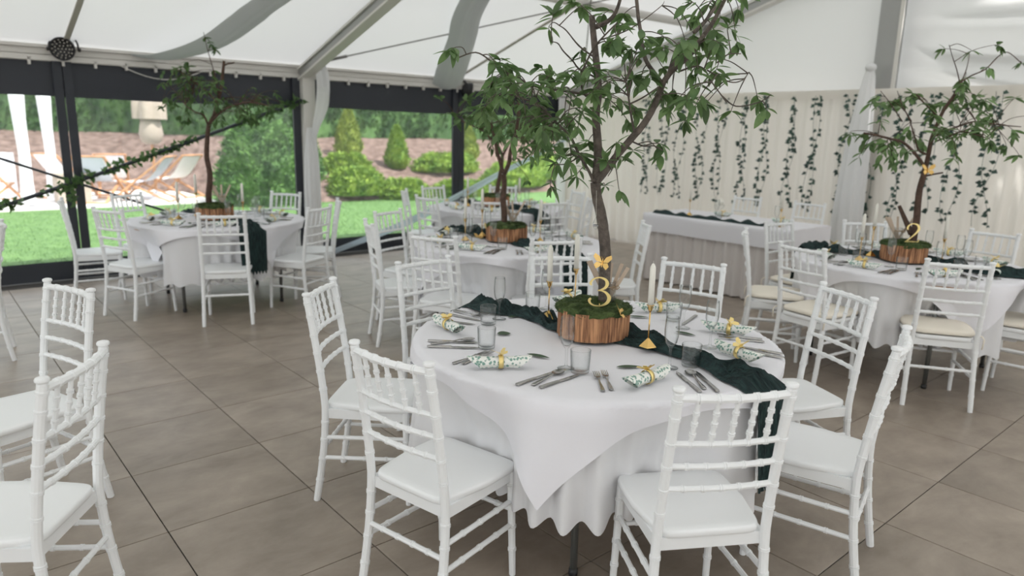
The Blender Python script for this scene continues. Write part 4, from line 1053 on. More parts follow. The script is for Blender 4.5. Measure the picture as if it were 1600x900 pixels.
# gold table numbers: flat cut-out digits
def digit(kind, s_, label, loc, rz):
    if kind == '3': P = [(-.30, .72, .05), (-.34, .80, .085), (-.24, .93, .05), (-.04, .99, .045), (.16, .92, .085), (.23, .78, .12), (.17, .64, .085), (.02, .56, .045), (-.08, .54, .035), (.06, .53, .045), (.22, .45, .085), (.32, .29, .13), (.26, .12, .10), (.08, .01, .05), (-.14, .0, .045), (-.30, .07, .06), (-.36, .19, .09), (-.30, .26, .06)]
    else: P = [(-.28, .68, .05), (-.32, .78, .08), (-.22, .93, .05), (-.02, .99, .05), (.18, .92, .09), (.27, .75, .12), (.20, .57, .09), (.05, .40, .06), (-.12, .24, .05), (-.28, .10, .05), (-.33, .05, .07), (-.05, .05, .10), (.16, .04, .10), (.30, .06, .06), (.34, .20, .035)]
    Q = []
    for i in range(len(P) - 1):
        a, b, c, d = P[max(i - 1, 0)], P[i], P[i + 1], P[min(i + 2, len(P) - 1)]
        for k in range(6):
            q = k / 6; Q.append(tuple(0.5 * ((2 * b[m]) + (c[m] - a[m]) * q + (2 * a[m] - 5 * b[m] + 4 * c[m] - d[m]) * q * q + (3 * b[m] - a[m] - 3 * c[m] + d[m]) * q ** 3) for m in range(3)))
    Q.append(P[-1]); mb = MB(); V = []; F = []; th = .004 / s_
    for i, (x, y, w_) in enumerate(Q):
        a, b = Q[max(i - 1, 0)], Q[min(i + 1, len(Q) - 1)]; tx, ty = b[0] - a[0], b[1] - a[1]; l_ = math.hypot(tx, ty) or 1; nx, ny = -ty / l_, tx / l_; h = w_ * .5
        for sg, yy in ((1, -th / 2), (-1, -th / 2), (-1, th / 2), (1, th / 2)): V.append(((x + sg * nx * h) * s_, yy * s_, (y + sg * ny * h) * s_))
    for i in range(len(Q) - 1):
        for k in range(4): k2 = (k + 1) % 4; F.append((i * 4 + k, i * 4 + k2, i * 4 + 4 + k2, i * 4 + 4 + k))
    F += [(3, 2, 1, 0), tuple(len(V) - 4 + k for k in range(4))]; mb.add(V, F)
    mb2 = MB(); mb2.tube([(0, 0, -.04), (0, 0, .01)], .002, 6)
    o = tag(obj('table_number', mb, 'gold_light', None, loc, rz, smooth=False), label, 'number'); obj('stake', mb2, 'gold', o)
face = math.atan2(RH.y, RH.x)
p = Vector((*LOGC['T3'], 0)) - FH * .085 + RH * .012
digit('3', .122, 'gold cut-out number three standing in the moss of the nearest log', (p.x, p.y, ZM + .024), face)
p = Vector((*LOGC['T2'], 0)) - FH * .08
digit('2', .14, 'gold cut-out number two standing in the moss on the right-hand table', (p.x, p.y, ZM + .016), face)
# jar of flat wooden sticks behind the trunk
def stick_jar(c, label, seed):
    random.seed(seed); t = thing('stick_jar', label, 'jar', (c[0], c[1], ZM + .012), 0, 'jars of wooden sticks')
    mb = MB(); mb.lathe([(.028, 0), (.033, .004), (.034, .06), (.030, .095), (.0285, .095), (.032, .06), (.030, .006)], 18); obj('jar_glass', mb, 'jar', t)
    mb = MB(); mb.tube([(.0335 * math.cos(a * .5), .0335 * math.sin(a * .5), .072) for a in range(14)], .003, 6); tw = obj('twine', mb, 'twine', t)
    for sx in (-1, 1): m2 = MB(); m2.tube([(0, -.035, .072), (sx * .015, -.041, .080), (sx * .026, -.041, .070), (sx * .012, -.039, .062), (0, -.035, .070)], .0022, 6); obj('bow_loop', m2, 'twine', tw)
    for k in range(6):
        a = random.uniform(-.55, .55) if k > 1 else (-.42, .48)[k]; d = RH * math.sin(a) + Vector((0, 0, math.cos(a))) + FH * random.uniform(-.15, .2)
        m2 = MB(); m2.bar(Vector((0, 0, .008)) + d * .0, d * random.uniform(.17, .205), .016, .003, tuple(FH)); obj('flat_stick', m2, 'stick', t, smooth=False)
p = Vector((*LOGC['T3'], 0)) + RH * .062 + FH * .035; stick_jar(p, 'glass jar of flat wooden sticks tied with twine, behind the gold 3', 4)
for key in ('T2', 'TM', 'T1'):
    p = Vector((*LOGC[key], 0)) + RH * (.05 if key != 'T2' else -.03) + FH * .06; stick_jar(p, 'glass jar of flat wooden sticks on the log of %s' % TABLES[key]['name'], 9)
# gold butterflies
def butterfly(loc, rot, s_, label):
    o = obj('gold_butterfly', BF2, 'gold', None, loc); o.rotation_euler = rot; o.scale = (s_, s_, s_); tag(o, label, 'butterfly', 'gold butterflies')
BF2 = butterfly_mesh(1.0, 'gold_butterfly', .35); BF2.materials.append(M['gold'])
p = Vector((*LOGC['T3'], 0))
q = Vector((2.222, 2.028, 1.085)) - FH * .032 + RH * .012; butterfly(q, (1.25, 0.1, face - .3), 1.25, 'gold openwork butterfly clipped to the trunk above the gold 3')
q = p - FH * .135 + RH * .09; butterfly((q.x, q.y, ZM + .006), (.9, .5, face + .9), 1.0, 'gold butterfly on the right rim of the log with the gold 3')
p = Vector((5.50, 2.02, 1.42)) + RH * .05 - FH * .04; butterfly(p, (1.3, 0, face), 1.5, 'gold butterfly clipped to the trunk above the gold 2')
p = Vector((*LOGC['TM'], 0)) - RH * .22 - FH * .08; butterfly((p.x, p.y, ZT + .03), (.3, .4, 1), 1.5, 'gold butterfly lying on the runner of the middle table')

# ================================================================== TREES
TR = json.loads('''{"t3":{"b":[[0.026,0.021,[[2.254,2.011,0.89],[2.25,2.014,0.998],[2.25,2.015,1.11],[2.239,2.024,1.22],[2.226,2.035,1.301],[2.214,2.046,1.355],[2.205,2.053,1.421]]],[0.02,0.012,[[2.205,2.053,1.421],[2.218,2.055,1.5],[2.222,2.065,1.578],[2.219,2.08,1.695],[2.231,2.083,1.785],[2.231,2.096,1.875],[2.23,2.111,1.951],[2.228,2.125,2.027],[2.229,2.137,2.09]]],[0.011,0.006,[[2.243,2.126,2.048],[2.256,2.089,2.061],[2.263,2.055,2.081],[2.263,2.03,2.115],[2.259,2.007,2.169]]],[0.017,0.012,[[2.209,2.049,1.424],[2.225,2.02,1.467],[2.245,1.989,1.521],[2.283,1.941,1.6],[2.31,1.902,1.66],[2.328,1.872,1.723],[2.335,1.851,1.785],[2.337,1.834,1.826]]],[0.012,0.007,[[2.337,1.834,1.826],[2.344,1.808,1.862],[2.357,1.778,1.892],[2.373,1.744,1.925],[2.384,1.715,1.971],[2.387,1.692,2.002],[2.391,1.669,2.032],[2.394,1.647,2.071],[2.402,1.62,2.132]]],[0.011,0.008,[[2.353,1.821,1.856],[2.383,1.83,1.909],[2.412,1.84,1.949],[2.442,1.849,1.981]]],[0.008,0.005,[[2.36,1.722,2.006],[2.424,1.733,2.042],[2.483,1.748,2.08],[2.546,1.761,2.13],[2.601,1.779,2.182]]],[0.009,0.007,[[2.332,1.839,1.821],[2.33,1.879,1.862],[2.329,1.921,1.908],[2.338,1.952,1.962],[2.352,1.979,2.027],[2.365,2.008,2.093],[2.378,2.036,2.179]]],[0.005,0.003,[[2.291,1.926,1.616],[2.247,1.916,1.7],[2.208,1.901,1.767],[2.17,1.885,1.818]]],[0.004,0.002,[[2.226,1.903,1.739],[2.224,1.839,1.762],[2.229,1.769,1.801]]],[0.007,0.004,[[2.201,2.056,1.421],[2.167,2.057,1.469],[2.12,2.07,1.534],[2.072,2.082,1.61],[2.011,2.106,1.664],[1.962,2.12,1.709],[1.919,2.129,1.732],[1.86,2.151,1.751]]],[0.006,0.003,[[2.238,2.103,1.773],[2.197,2.16,1.783],[2.156,2.215,1.793],[2.105,2.279,1.802],[2.058,2.34,1.822],[2.022,2.391,1.853],[2.003,2.428,1.874],[1.975,2.473,1.911],[1.932,2.53,1.948],[1.873,2.601,1.919]]],[0.005,0.003,[[2.237,2.105,1.812],[2.183,2.109,1.771],[2.143,2.1,1.844],[2.15,2.053,1.94],[2.154,2.007,1.985],[2.175,1.947,2.041]]],[0.004,0.002,[[2.246,2.123,1.851],[2.171,2.14,1.878],[2.124,2.133,1.906],[2.069,2.133,1.939],[2.027,2.121,1.963],[1.983,2.111,1.965]]],[0.004,0.002,[[2.243,2.125,1.928],[2.198,2.173,1.973],[2.161,2.214,2.033],[2.143,2.238,2.053]]],[0.004,0.002,[[2.363,1.786,1.864],[2.384,1.728,1.882],[2.388,1.686,1.871],[2.387,1.646,1.822],[2.394,1.601,1.77],[2.383,1.571,1.745]]],[0.003,0.002,[[2.475,1.69,1.901],[2.528,1.677,1.936],[2.588,1.659,1.942]]],[0.003,0.002,[[2.448,1.713,1.872],[2.561,1.682,1.834],[2.643,1.677,1.846],[2.705,1.69,1.881]]],[0.003,0.002,[[2.412,1.612,1.771],[2.425,1.557,1.733],[2.458,1.484,1.747],[2.462,1.438,1.774]]],[0.004,0.002,[[2.286,1.944,1.595],[2.282,1.872,1.576],[2.27,1.808,1.578],[2.25,1.751,1.563]]],[0.003,0.002,[[2.29,1.98,1.563],[2.184,1.939,1.488],[2.095,1.884,1.46]]],[0.003,0.002,[[2.151,2.099,1.525],[2.058,2.08,1.498],[1.967,2.059,1.497]]],[0.003,0.001,[[2.263,2.109,1.999],[2.356,2.038,2.045],[2.447,1.968,2.13],[2.467,1.96,2.157]]]],"c":[[1.808,2.458,1.908,0.059,5],[1.889,2.451,1.934,0.049,6],[1.958,2.42,1.892,0.049,9],[2.031,2.435,1.872,0.043,8],[1.92,2.423,1.832,0.054,5],[2.012,2.441,1.802,0.07,18],[1.813,2.141,1.753,0.065,14],[1.867,2.324,1.689,0.059,7],[1.959,2.497,1.72,0.049,4],[2.003,2.305,1.805,0.059,10],[2.091,2.362,1.751,0.081,18],[1.919,2.094,1.758,0.07,12],[2.003,2.209,1.693,0.076,16],[1.987,2.107,1.663,0.076,18],[2.005,2.248,1.637,0.07,10],[2.115,2.169,1.723,0.076,14],[1.979,1.991,1.663,0.065,12],[2.015,2.067,1.602,0.07,12],[1.968,2.14,1.617,0.065,8],[2.18,2.294,1.47,0.054,5],[2.197,2.2,1.485,0.054,5],[1.984,2.063,1.434,0.032,3],[2.143,2.263,1.882,0.059,7],[1.934,2.095,1.842,0.059,6],[2.104,2.201,1.825,0.049,6],[2.034,2.003,1.821,0.049,5],[2.019,1.95,1.759,0.059,8],[2.197,2.255,2.124,0.043,6],[2.055,2.028,2.071,0.043,6],[1.972,2.103,2.045,0.032,4],[2.199,2.312,2.061,0.027,2],[2.258,2.203,1.947,0.059,8],[2.07,2.058,1.857,0.043,6],[2.331,2.188,1.978,0.032,5],[2.175,2.099,1.551,0.049,5],[2.258,2.101,1.511,0.043,8],[2.147,1.947,1.498,0.038,5],[2.311,2.195,1.611,0.049,4],[2.279,2.09,2.128,0.043,4],[2.404,2.128,2.102,0.038,5],[2.35,2.136,2.027,0.054,5],[2.21,1.943,2.005,0.043,4],[2.18,2.001,1.927,0.049,6],[2.16,1.915,1.913,0.059,8],[2.186,1.882,1.897,0.049,6],[2.169,1.855,1.94,0.038,3],[2.237,1.921,1.842,0.043,6],[2.364,1.971,1.848,0.032,4],[2.096,1.884,1.82,0.054,8],[2.335,2.035,1.789,0.049,8],[2.276,1.907,1.79,0.027,4],[2.175,1.978,1.767,0.054,7],[2.36,2.088,1.721,0.049,7],[2.297,1.964,1.735,0.032,3],[2.323,1.854,1.93,0.049,6],[2.392,1.883,2.003,0.038,3],[2.428,1.97,2.009,0.038,4],[2.269,1.765,1.95,0.043,6],[2.596,1.968,2.025,0.043,7],[2.316,1.706,1.954,0.049,8],[2.464,1.962,1.897,0.038,5],[2.565,1.926,1.825,0.059,10],[2.328,1.693,1.78,0.059,12],[2.525,1.93,1.757,0.049,8],[2.431,1.788,1.738,0.054,9],[2.529,1.816,1.717,0.038,5],[2.352,1.668,1.886,0.049,8],[2.344,1.695,1.922,0.043,7],[2.419,1.701,1.959,0.043,6],[2.643,1.918,2.108,0.043,7],[2.409,1.718,2.108,0.054,8],[2.652,1.804,2.155,0.059,8],[2.706,1.85,2.103,0.054,8],[2.756,1.814,2.131,0.032,4],[2.533,1.689,2.026,0.032,3],[2.5,1.723,2.001,0.043,5],[2.552,1.768,1.919,0.049,9],[2.661,1.807,1.886,0.043,7],[2.449,1.637,1.83,0.032,4],[2.68,1.777,1.767,0.032,4],[2.718,1.769,1.75,0.022,2],[2.837,1.701,1.793,0.059,6],[2.57,1.496,1.74,0.032,2],[2.449,2.079,1.552,0.054,8],[2.146,1.888,1.583,0.043,5],[2.326,1.865,1.567,0.043,4],[2.448,1.903,1.545,0.016,2],[2.382,2.121,1.398,0.032,3],[2.261,1.92,1.428,0.027,2],[2.344,2.157,1.604,0.032,3]]},"t2":{"b":[[0.025,0.018,[[5.515,1.987,0.936],[5.519,1.984,1.062],[5.513,1.989,1.177],[5.511,1.99,1.286],[5.521,1.982,1.381],[5.525,1.978,1.439]]],[0.022,0.012,[[5.501,1.999,0.969],[5.54,2.065,1.052],[5.573,2.135,1.151]]],[0.008,0.006,[[5.532,1.973,1.381],[5.524,1.914,1.398],[5.512,1.858,1.411]]],[0.016,0.009,[[5.525,1.978,1.439],[5.53,1.974,1.515],[5.535,1.97,1.626],[5.544,1.962,1.692],[5.56,1.949,1.767],[5.581,1.931,1.846],[5.618,1.899,1.933],[5.647,1.874,2.028]]],[0.012,0.006,[[5.517,1.985,1.448],[5.43,1.994,1.502],[5.33,2.014,1.563],[5.224,2.039,1.613],[5.11,2.071,1.632],[4.991,2.107,1.651],[4.868,2.147,1.665]]],[0.008,0.004,[[5.529,1.975,1.529],[5.581,2.062,1.561],[5.652,2.133,1.669],[5.727,2.201,1.762]]],[0.008,0.004,[[5.565,1.944,1.776],[5.439,1.964,1.832],[5.322,1.977,1.878],[5.21,1.986,1.923]]],[0.008,0.004,[[5.542,1.964,1.653],[5.678,1.927,1.7],[5.816,1.887,1.739],[5.96,1.843,1.769],[6.155,1.755,1.752],[6.351,1.666,1.743]]],[0.006,0.003,[[5.553,1.955,1.618],[5.522,1.849,1.663],[5.474,1.759,1.69],[5.479,1.623,1.654]]],[0.005,0.003,[[5.647,1.874,2.028],[5.718,1.84,2.073],[5.809,1.788,2.12],[5.888,1.747,2.208],[5.958,1.713,2.238],[6.057,1.654,2.174]]],[0.004,0.002,[[5.642,1.878,2.01],[5.578,1.889,2.1],[5.507,1.906,2.187],[5.446,1.915,2.256]]],[0.004,0.002,[[5.647,1.874,2.028],[5.719,1.878,2.118],[5.779,1.892,2.221]]],[0.005,0.002,[[5.521,2.113,1.757],[5.566,2.207,1.87],[5.632,2.282,1.978]]],[0.004,0.002,[[5.262,2.072,1.75],[5.131,2.119,1.872],[5.026,2.143,1.942]]]],"c":[[5.134,2.355,1.684,0.055,4],[5.021,2.237,1.679,0.064,5],[5.085,2.187,1.638,0.064,6],[4.952,2.173,1.582,0.046,2],[4.97,2.066,1.66,0.074,9],[5.075,2.041,1.612,0.083,12],[5.48,2.192,1.688,0.074,9],[5.759,2.236,1.599,0.074,9],[5.094,2.036,1.515,0.064,5],[5.078,1.946,1.643,0.064,7],[5.675,2.299,1.563,0.064,7],[5.433,2.088,1.534,0.055,5],[5.292,2.091,1.49,0.037,2],[5.078,2.12,1.891,0.064,6],[5.389,2.182,1.884,0.074,8],[5.597,2.218,1.93,0.064,7],[5.366,2.074,1.933,0.064,7],[5.39,2.023,1.882,0.064,7],[5.156,1.885,1.85,0.064,5],[5.676,2.233,1.815,0.064,7],[5.085,1.925,1.819,0.055,6],[5.489,2.004,1.691,0.055,5],[5.739,2.107,1.625,0.064,6],[5.29,1.839,1.677,0.064,6],[5.779,1.974,2.03,0.055,5],[5.995,1.99,1.999,0.064,6],[5.699,1.95,1.96,0.046,4],[5.78,2.025,2.304,0.041,5],[5.365,1.753,2.178,0.028,3],[5.725,1.747,2.137,0.046,4],[5.556,1.629,2.237,0.046,5],[6.185,1.73,2.201,0.046,5],[5.566,1.754,1.989,0.055,6],[5.682,1.801,1.934,0.074,10],[6.167,1.888,1.936,0.074,10],[5.966,1.926,1.905,0.074,9],[6.193,1.844,1.868,0.064,8],[5.712,1.775,1.828,0.074,10],[5.672,1.842,1.827,0.064,6],[5.803,1.952,1.876,0.046,5],[5.661,1.843,1.718,0.074,8],[5.583,1.736,1.696,0.074,9],[5.75,1.697,1.743,0.074,9],[5.523,1.655,1.654,0.074,9],[5.626,1.778,1.623,0.074,9],[6.048,1.98,1.654,0.064,6],[6.255,1.777,1.708,0.064,7],[6.058,1.639,1.684,0.064,6],[5.928,1.632,1.616,0.055,5],[5.876,1.528,1.575,0.046,4],[5.655,1.488,1.763,0.046,4],[5.595,1.708,1.612,0.064,6],[6.12,1.728,1.774,0.055,5],[5.819,2.065,1.742,0.046,3],[5.498,1.874,1.757,0.046,4],[5.881,1.937,1.529,0.037,2]]},"t1":{"b":[[0.03,0.02,[[2.147,6.883,0.856],[2.149,6.881,0.981],[2.166,6.866,1.129],[2.166,6.866,1.217],[2.154,6.876,1.333],[2.168,6.865,1.507],[2.182,6.852,1.616]]],[0.02,0.012,[[2.182,6.852,1.616],[2.222,6.818,1.697],[2.255,6.79,1.822],[2.288,6.761,1.963],[2.303,6.749,2.074],[2.317,6.737,2.184]]],[0.008,0.007,[[2.31,6.743,2.135],[2.355,6.77,2.162],[2.422,6.779,2.178]]],[0.012,0.005,[[2.202,6.835,1.651],[2.256,6.724,1.737],[2.328,6.595,1.794],[2.419,6.451,1.824],[2.528,6.292,1.798]]],[0.01,0.005,[[2.178,6.856,1.616],[2.13,6.809,1.705],[2.054,6.787,1.73],[1.971,6.77,1.782]]],[0.01,0.004,[[2.255,6.79,1.822],[2.195,6.93,1.934],[2.132,7.071,2.02],[2.067,7.214,2.107]]],[0.006,0.002,[[2.267,6.78,1.878],[2.246,6.798,2.072],[2.212,6.827,2.263],[2.19,6.845,2.426]]]],"c":[[2.03,7.237,2.117,0.072,10],[2.067,7.131,2.047,0.096,14],[2.126,7.052,2.019,0.096,14],[2.213,7.066,1.997,0.096,14],[1.969,6.91,1.933,0.084,12],[2.128,7.087,1.907,0.096,14],[2.121,6.703,1.897,0.096,14],[1.923,7.062,1.84,0.06,8],[2.068,7.199,1.791,0.084,10],[2.164,7.044,1.793,0.084,12],[2.173,6.671,2.007,0.072,10],[2.309,7.155,2.15,0.048,5],[2.269,6.916,2.274,0.036,5],[2.206,6.906,2.378,0.036,5],[2.041,6.523,2.166,0.048,4],[2.287,6.806,1.795,0.084,12],[2.282,6.537,1.83,0.096,14],[2.452,6.78,1.801,0.096,14],[2.466,6.575,1.828,0.096,14],[2.626,6.764,1.808,0.096,12],[2.649,6.588,1.847,0.072,10],[2.744,6.645,1.829,0.072,8],[2.395,6.53,1.879,0.084,8],[2.418,6.783,1.714,0.072,7],[2.555,6.752,1.719,0.06,7],[2.67,6.737,1.693,0.06,6],[2.256,6.651,1.681,0.06,6],[2.147,7.199,1.707,0.06,7],[1.984,7.364,1.79,0.048,4]]},"tm":{"b":[[0.026,0.02,[[3.636,4.361,0.855],[3.638,4.359,0.973],[3.628,4.367,1.101],[3.634,4.362,1.203],[3.629,4.367,1.293]]],[0.016,0.01,[[3.625,4.37,1.303],[3.624,4.403,1.376],[3.616,4.444,1.475],[3.619,4.474,1.573],[3.614,4.511,1.672]]],[0.018,0.01,[[3.633,4.363,1.293],[3.646,4.326,1.38],[3.642,4.302,1.479],[3.65,4.269,1.578],[3.654,4.24,1.699],[3.642,4.224,1.841]]],[0.008,0.004,[[3.624,4.239,1.578],[3.657,4.123,1.652],[3.703,3.996,1.701],[3.764,3.855,1.726]]],[0.008,0.004,[[3.639,4.49,1.523],[3.605,4.607,1.621],[3.567,4.727,1.67],[3.515,4.86,1.719]]]],"c":[[3.388,4.746,1.839,0.072,9],[3.566,4.859,1.787,0.072,12],[3.617,4.797,1.849,0.072,10],[3.452,4.535,1.741,0.072,12],[3.515,4.492,1.67,0.082,14],[3.393,4.261,1.785,0.082,14],[3.763,4.562,1.827,0.082,14],[3.771,4.648,1.675,0.082,14],[3.643,4.334,1.698,0.082,14],[3.796,4.4,1.777,0.082,14],[3.85,4.38,1.679,0.082,14],[3.892,4.353,1.755,0.082,14],[3.688,4.014,1.677,0.082,14],[4.036,4.276,1.633,0.082,14],[3.845,4.256,1.581,0.072,12],[3.964,4.232,1.533,0.072,12],[3.92,4.044,1.61,0.072,12],[3.809,4.326,1.504,0.062,8],[3.72,4.542,1.573,0.072,10],[3.581,4.534,1.572,0.062,8],[4.05,4.209,1.508,0.062,8],[3.761,3.817,1.703,0.062,8],[3.515,4.151,1.881,0.072,10],[3.455,4.461,1.885,0.062,7],[3.843,4.322,1.403,0.041,5],[3.663,4.078,1.319,0.036,5]]},"tf":{"b":[[0.03,0.018,[[5.251,6.449,0.859],[5.266,6.436,0.993],[5.281,6.423,1.119],[5.296,6.41,1.244],[5.3,6.407,1.375]]],[0.016,0.008,[[5.3,6.407,1.339],[5.397,6.412,1.484],[5.534,6.382,1.632],[5.678,6.347,1.745]]],[0.014,0.008,[[5.3,6.407,1.361],[5.2,6.405,1.519],[5.118,6.388,1.624],[5.032,6.374,1.728]]]],"c":[[5.618,6.282,1.779,0.09,10],[5.514,6.327,1.669,0.09,10],[5.443,5.923,1.671,0.09,10],[5.369,6.326,1.63,0.09,10],[5.598,5.936,1.744,0.09,10],[5.125,6.205,1.662,0.09,10],[5.074,6.311,1.659,0.09,10],[5.06,6.468,1.728,0.09,10],[5.503,5.981,1.532,0.09,10],[4.932,6.48,1.794,0.075,8],[5.586,5.795,1.641,0.075,8]]}}''')
LEAF = [leaf_mesh('leaf', .078, .031, 6, .10, .25), leaf_mesh('leaf_slim', .072, .022, 6, .22, .2), leaf_mesh('leaf_small', .055, .025, 6, .05, .25)]
for m_ in LEAF: m_.materials.append(M['leaf'])
def smooth_path(P, sub=5):
    out = []
    for i in range(len(P) - 1):
        a, b, c, d = P[max(i - 1, 0)], P[i], P[i + 1], P[min(i + 2, len(P) - 1)]
        for k in range(sub):
            q = k / sub; out.append(0.5 * ((2 * b) + (c - a) * q + (2 * a - 5 * b + 4 * c - d) * q * q + (3 * b - a - 3 * c + d) * q ** 3))
    out.append(P[-1]); return out
def leaf_matrix(p, d, up, s_):
    d = d.normalized(); x = d.cross(up)
    if x.length < 1e-4: x = d.orthogonal()
    x.normalize(); z = x.cross(d); return Matrix(((x.x * s_, d.x * s_, z.x * s_, p.x), (x.y * s_, d.y * s_, z.y * s_, p.y), (x.z * s_, d.z * s_, z.z * s_, p.z), (0, 0, 0, 1)))
def tree(key, tk, label, part_leaves, lsize, bark, stuffmat, seed, bushy=1.0):
    random.seed(seed); D = TR[tk]; base = Vector(D['b'][0][2][0]); base.z = ZM - .03
    t = thing('potted_tree', label, 'tree', base, 0, 'artificial trees on the tables')
    nodes = []
    for i, (r0, r1, pts) in enumerate(D['b']):
        P = smooth_path([Vector(p) for p in pts]); n = len(P)
        if i == 0: P[0].z = base.z
        rad = [(r0 + (r1 - r0) * k / (n - 1)) * (1 + .06 * fn2(k * .9, i * 3.1, seed)) for k in range(n)]
        nodes += [(q, rad[k]) for k, q in enumerate(P)]
        mb = MB(); mb.tube([q - base for q in P], rad, 10 if r0 > .01 else 6); obj('trunk' if i == 0 else 'branch', mb, bark, t)
    leaves = []
    tw_all = MB()
    for x, y, z, R_, n in D['c']:
        c = Vector((x, y, z)); q, rr = min(nodes, key=lambda e: (e[0] - c).length)
        d0 = c - q; far = d0.length
        n = int(round(n * bushy)); ntw = max(1, n // 6)
        for j in range(ntw):
            tgt = c + Vector((random.gauss(0, 1), random.gauss(0, 1), random.gauss(0, .8))) * R_ * .80
            st = q
            mid = st.lerp(tgt, .5) + Vector((0, 0, .12 * (tgt - st).length)) + rv() * .06 * (tgt - st).length
            L_ = (tgt - st)
            ext = tgt + (L_.normalized() * .5 + rv() * .3 + Vector((0, 0, -.45))).normalized() * R_ * .55
            P = smooth_path([st, mid, tgt, ext], 5)
            tw_all.tube([p - base for p in P], [.0028 - .0018 * k / (len(P) - 1) for k in range(len(P))], 5, False)
            m = n // ntw + (1 if j < n % ntw else 0)
            for k in range(m):
                u = 1 - (k / max(1, m)) * min(.85, (R_ * 1.6) / max(.01, far + R_)) * random.uniform(.8, 1.1); u = max(.15, min(1, u)) * (len(P) - 1); i0 = min(int(u), len(P) - 2); p = P[i0].lerp(P[i0 + 1], u - i0)
                tg = (P[i0 + 1] - P[i0]).normalized(); sd_ = tg.cross(Vector((0, 0, 1)));
                if sd_.length < .01: sd_ = tg.orthogonal()
                sd_.normalize(); sg = 1 if k % 2 else -1
                d = tg * random.uniform(.3, .9) + sd_ * sg * random.uniform(.5, 1.1) + Vector((0, 0, random.uniform(-.9, .45))) + rv() * .35
                upv = Vector((0, 0, 1)) + rv() * .55
                mi = random.choice((0, 0, 0, 1, 1, 2)); leaves.append((p - base, d, upv, lsize * random.uniform(.75, 1.15), mi))
    o = obj('twigs', tw_all, bark, t); o['kind'] = 'stuff'
    random.shuffle(leaves)
    for p, d, up, s_, mi in leaves[:part_leaves]:
        o = obj('leaf', LEAF[mi], 'leaf', t); o.matrix_local = leaf_matrix(p, d, up, s_)
    rest_ = leaves[part_leaves:]
    if rest_:
        mb = MB()
        for p, d, up, s_, mi in rest_:
            Mx = leaf_matrix(p, d, up, s_); me = LEAF[mi]; mb.add([Mx @ v.co for v in me.vertices], [tuple(f.vertices) for f in me.polygons])
        o = obj('leaves', mb, stuffmat, t); o['kind'] = 'stuff'
    return t
tree('T3', 't3', 'tall leafy artificial tree rising from the log with the gold 3', 300, .95, 'trunk', 'leaf_stuff', 41, 1.85)
tree('T2', 't2', 'artificial tree with forked trunk rising from the log with the gold 2', 300, 1.1, 'trunk_b', 'leaf_stuff', 42, 1.6)
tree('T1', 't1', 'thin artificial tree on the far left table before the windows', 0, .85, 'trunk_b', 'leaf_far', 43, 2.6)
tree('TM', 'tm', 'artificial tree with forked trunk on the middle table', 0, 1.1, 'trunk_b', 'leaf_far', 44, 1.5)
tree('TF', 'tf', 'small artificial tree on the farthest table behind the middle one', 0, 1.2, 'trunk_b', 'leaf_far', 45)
# crystal drop hanging from the big tree
t = thing('crystal_drop', 'clear crystal teardrop hanging on a thread from the big tree', 'pendant', (2.205, 2.03, 1.26))
q = Vector((0, 0, 0)) + RH * -.012 - FH * .05
mb = MB(); mb.lathe([(.001, -.028), (.008, -.024), (.0125, -.012), (.011, .0), (.005, .016), (.001, .024)], 8, tuple(q)); obj('drop', mb, 'glass', t, smooth=False)
mb = MB(); mb.lathe([(.010, -.016), (.012, -.012), (.010, -.008), (.008, -.012), (.010, -.016)], 14, tuple(q), cap=False); obj('setting', mb, 'steel', t)
mb = MB(); mb.tube([q + Vector((0, 0, .024)), q + Vector((0, 0, .13)) + FH * .03], .0008, 4); obj('thread', mb, 'wax', t)

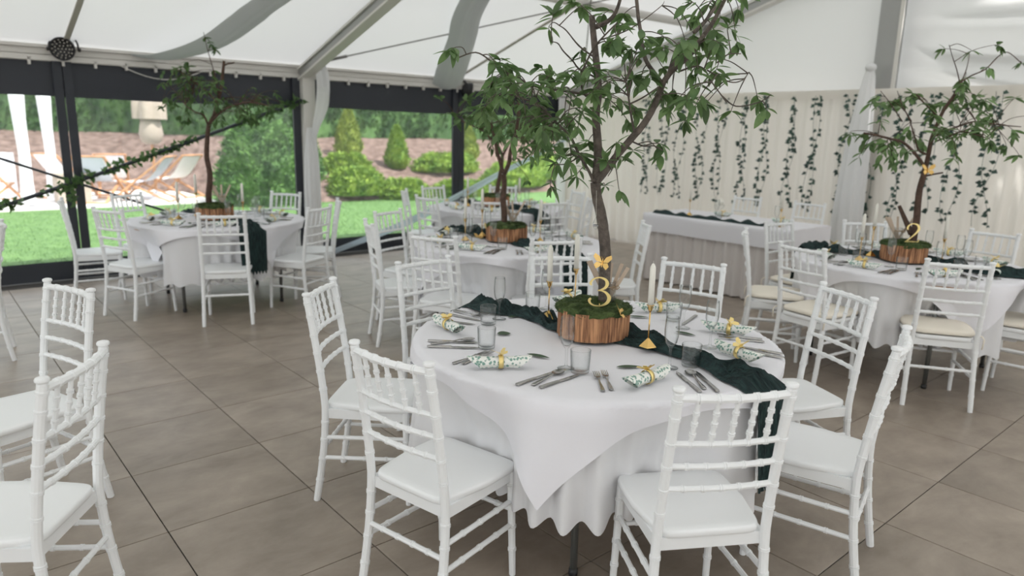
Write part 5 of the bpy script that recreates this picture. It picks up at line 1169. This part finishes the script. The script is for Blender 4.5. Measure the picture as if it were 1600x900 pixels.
# ================================================================== IVY STRANDS ON THE CURTAIN
GARL = json.loads('''[[[6.727,1.993],[6.731,0.116]],[[6.425,1.92],[6.444,0.397]],[[6.152,1.919],[6.195,0.433]],[[5.806,2.101],[5.807,0.475]],[[5.506,1.965],[5.534,0.548]],[[5.155,2.018],[5.226,0.538]],[[4.861,2.014],[4.847,0.496]],[[4.502,2.107],[4.535,0.557]],[[4.227,2.13],[4.306,0.479]],[[3.835,2.051],[3.831,0.515]],[[3.553,2.101],[3.507,0.54]],[[3.248,1.521],[3.234,0.753]],[[2.708,1.765],[2.68,0.63]],[[2.384,2.135],[2.387,0.667]],[[2.961,2.12],[2.879,0.895]]]''')
ORDN = ['first', 'second', 'third', 'fourth', 'fifth', 'sixth', 'seventh', 'eighth', 'ninth', 'tenth', 'eleventh', 'twelfth', 'thirteenth', 'fourteenth', 'fifteenth']
GARL.sort(key=lambda g: -g[0][0])
for k, (a, b) in enumerate(GARL):
    random.seed(100 + k); X = 8.28; yb = a[0] - random.uniform(.10, .22)
    t = thing('ivy_strand', '%s strand of dark leaves from the left on the beige curtain' % ORDN[k].capitalize(), 'garland', (X, a[0], 2.12), 0, 'hanging strands of leaves')
    lv = MB(); strings = []
    zb = max(.78, b[1]) if b[1] > .0 else .8
    top = 2.12
    for s_ in (0, 1):
        pts = []
        n = 30
        for i in range(n + 1):
            q = i / n; z = top - (top - zb) * q
            y = a[0] + (yb - a[0]) * (1 - q) * (0.0) + .05 * math.sin(q * (5 + k % 4) + s_ * 2.4 + k) + (s_ - .5) * .06 * math.cos(q * 5 + k * 1.7)
            pts.append(Vector((X - .02 * s_, y, z)))
        m2 = MB(); m2.tube([p_ - Vector((X, a[0], 2.12)) for p_ in pts], .0022, 4); obj('string', m2, 'ivy', t)
        for i in range(n):
            if random.random() < .30: continue
            for r_ in range(random.choice((1, 2))):
                p_ = pts[i].lerp(pts[i + 1], random.random()) - Vector((X, a[0], 2.12)); d = Vector((-.3, random.choice((-1, 1)) * random.uniform(.3, 1), random.uniform(-.8, .2)))
                L = random.uniform(.042, .066); leafquad(lv, p_, d, Vector((-1, 0, 0)) + rv() * .5, L, L * random.uniform(.75, .95))
    o = obj('leaves', lv, 'ivy', t); o['kind'] = 'stuff'
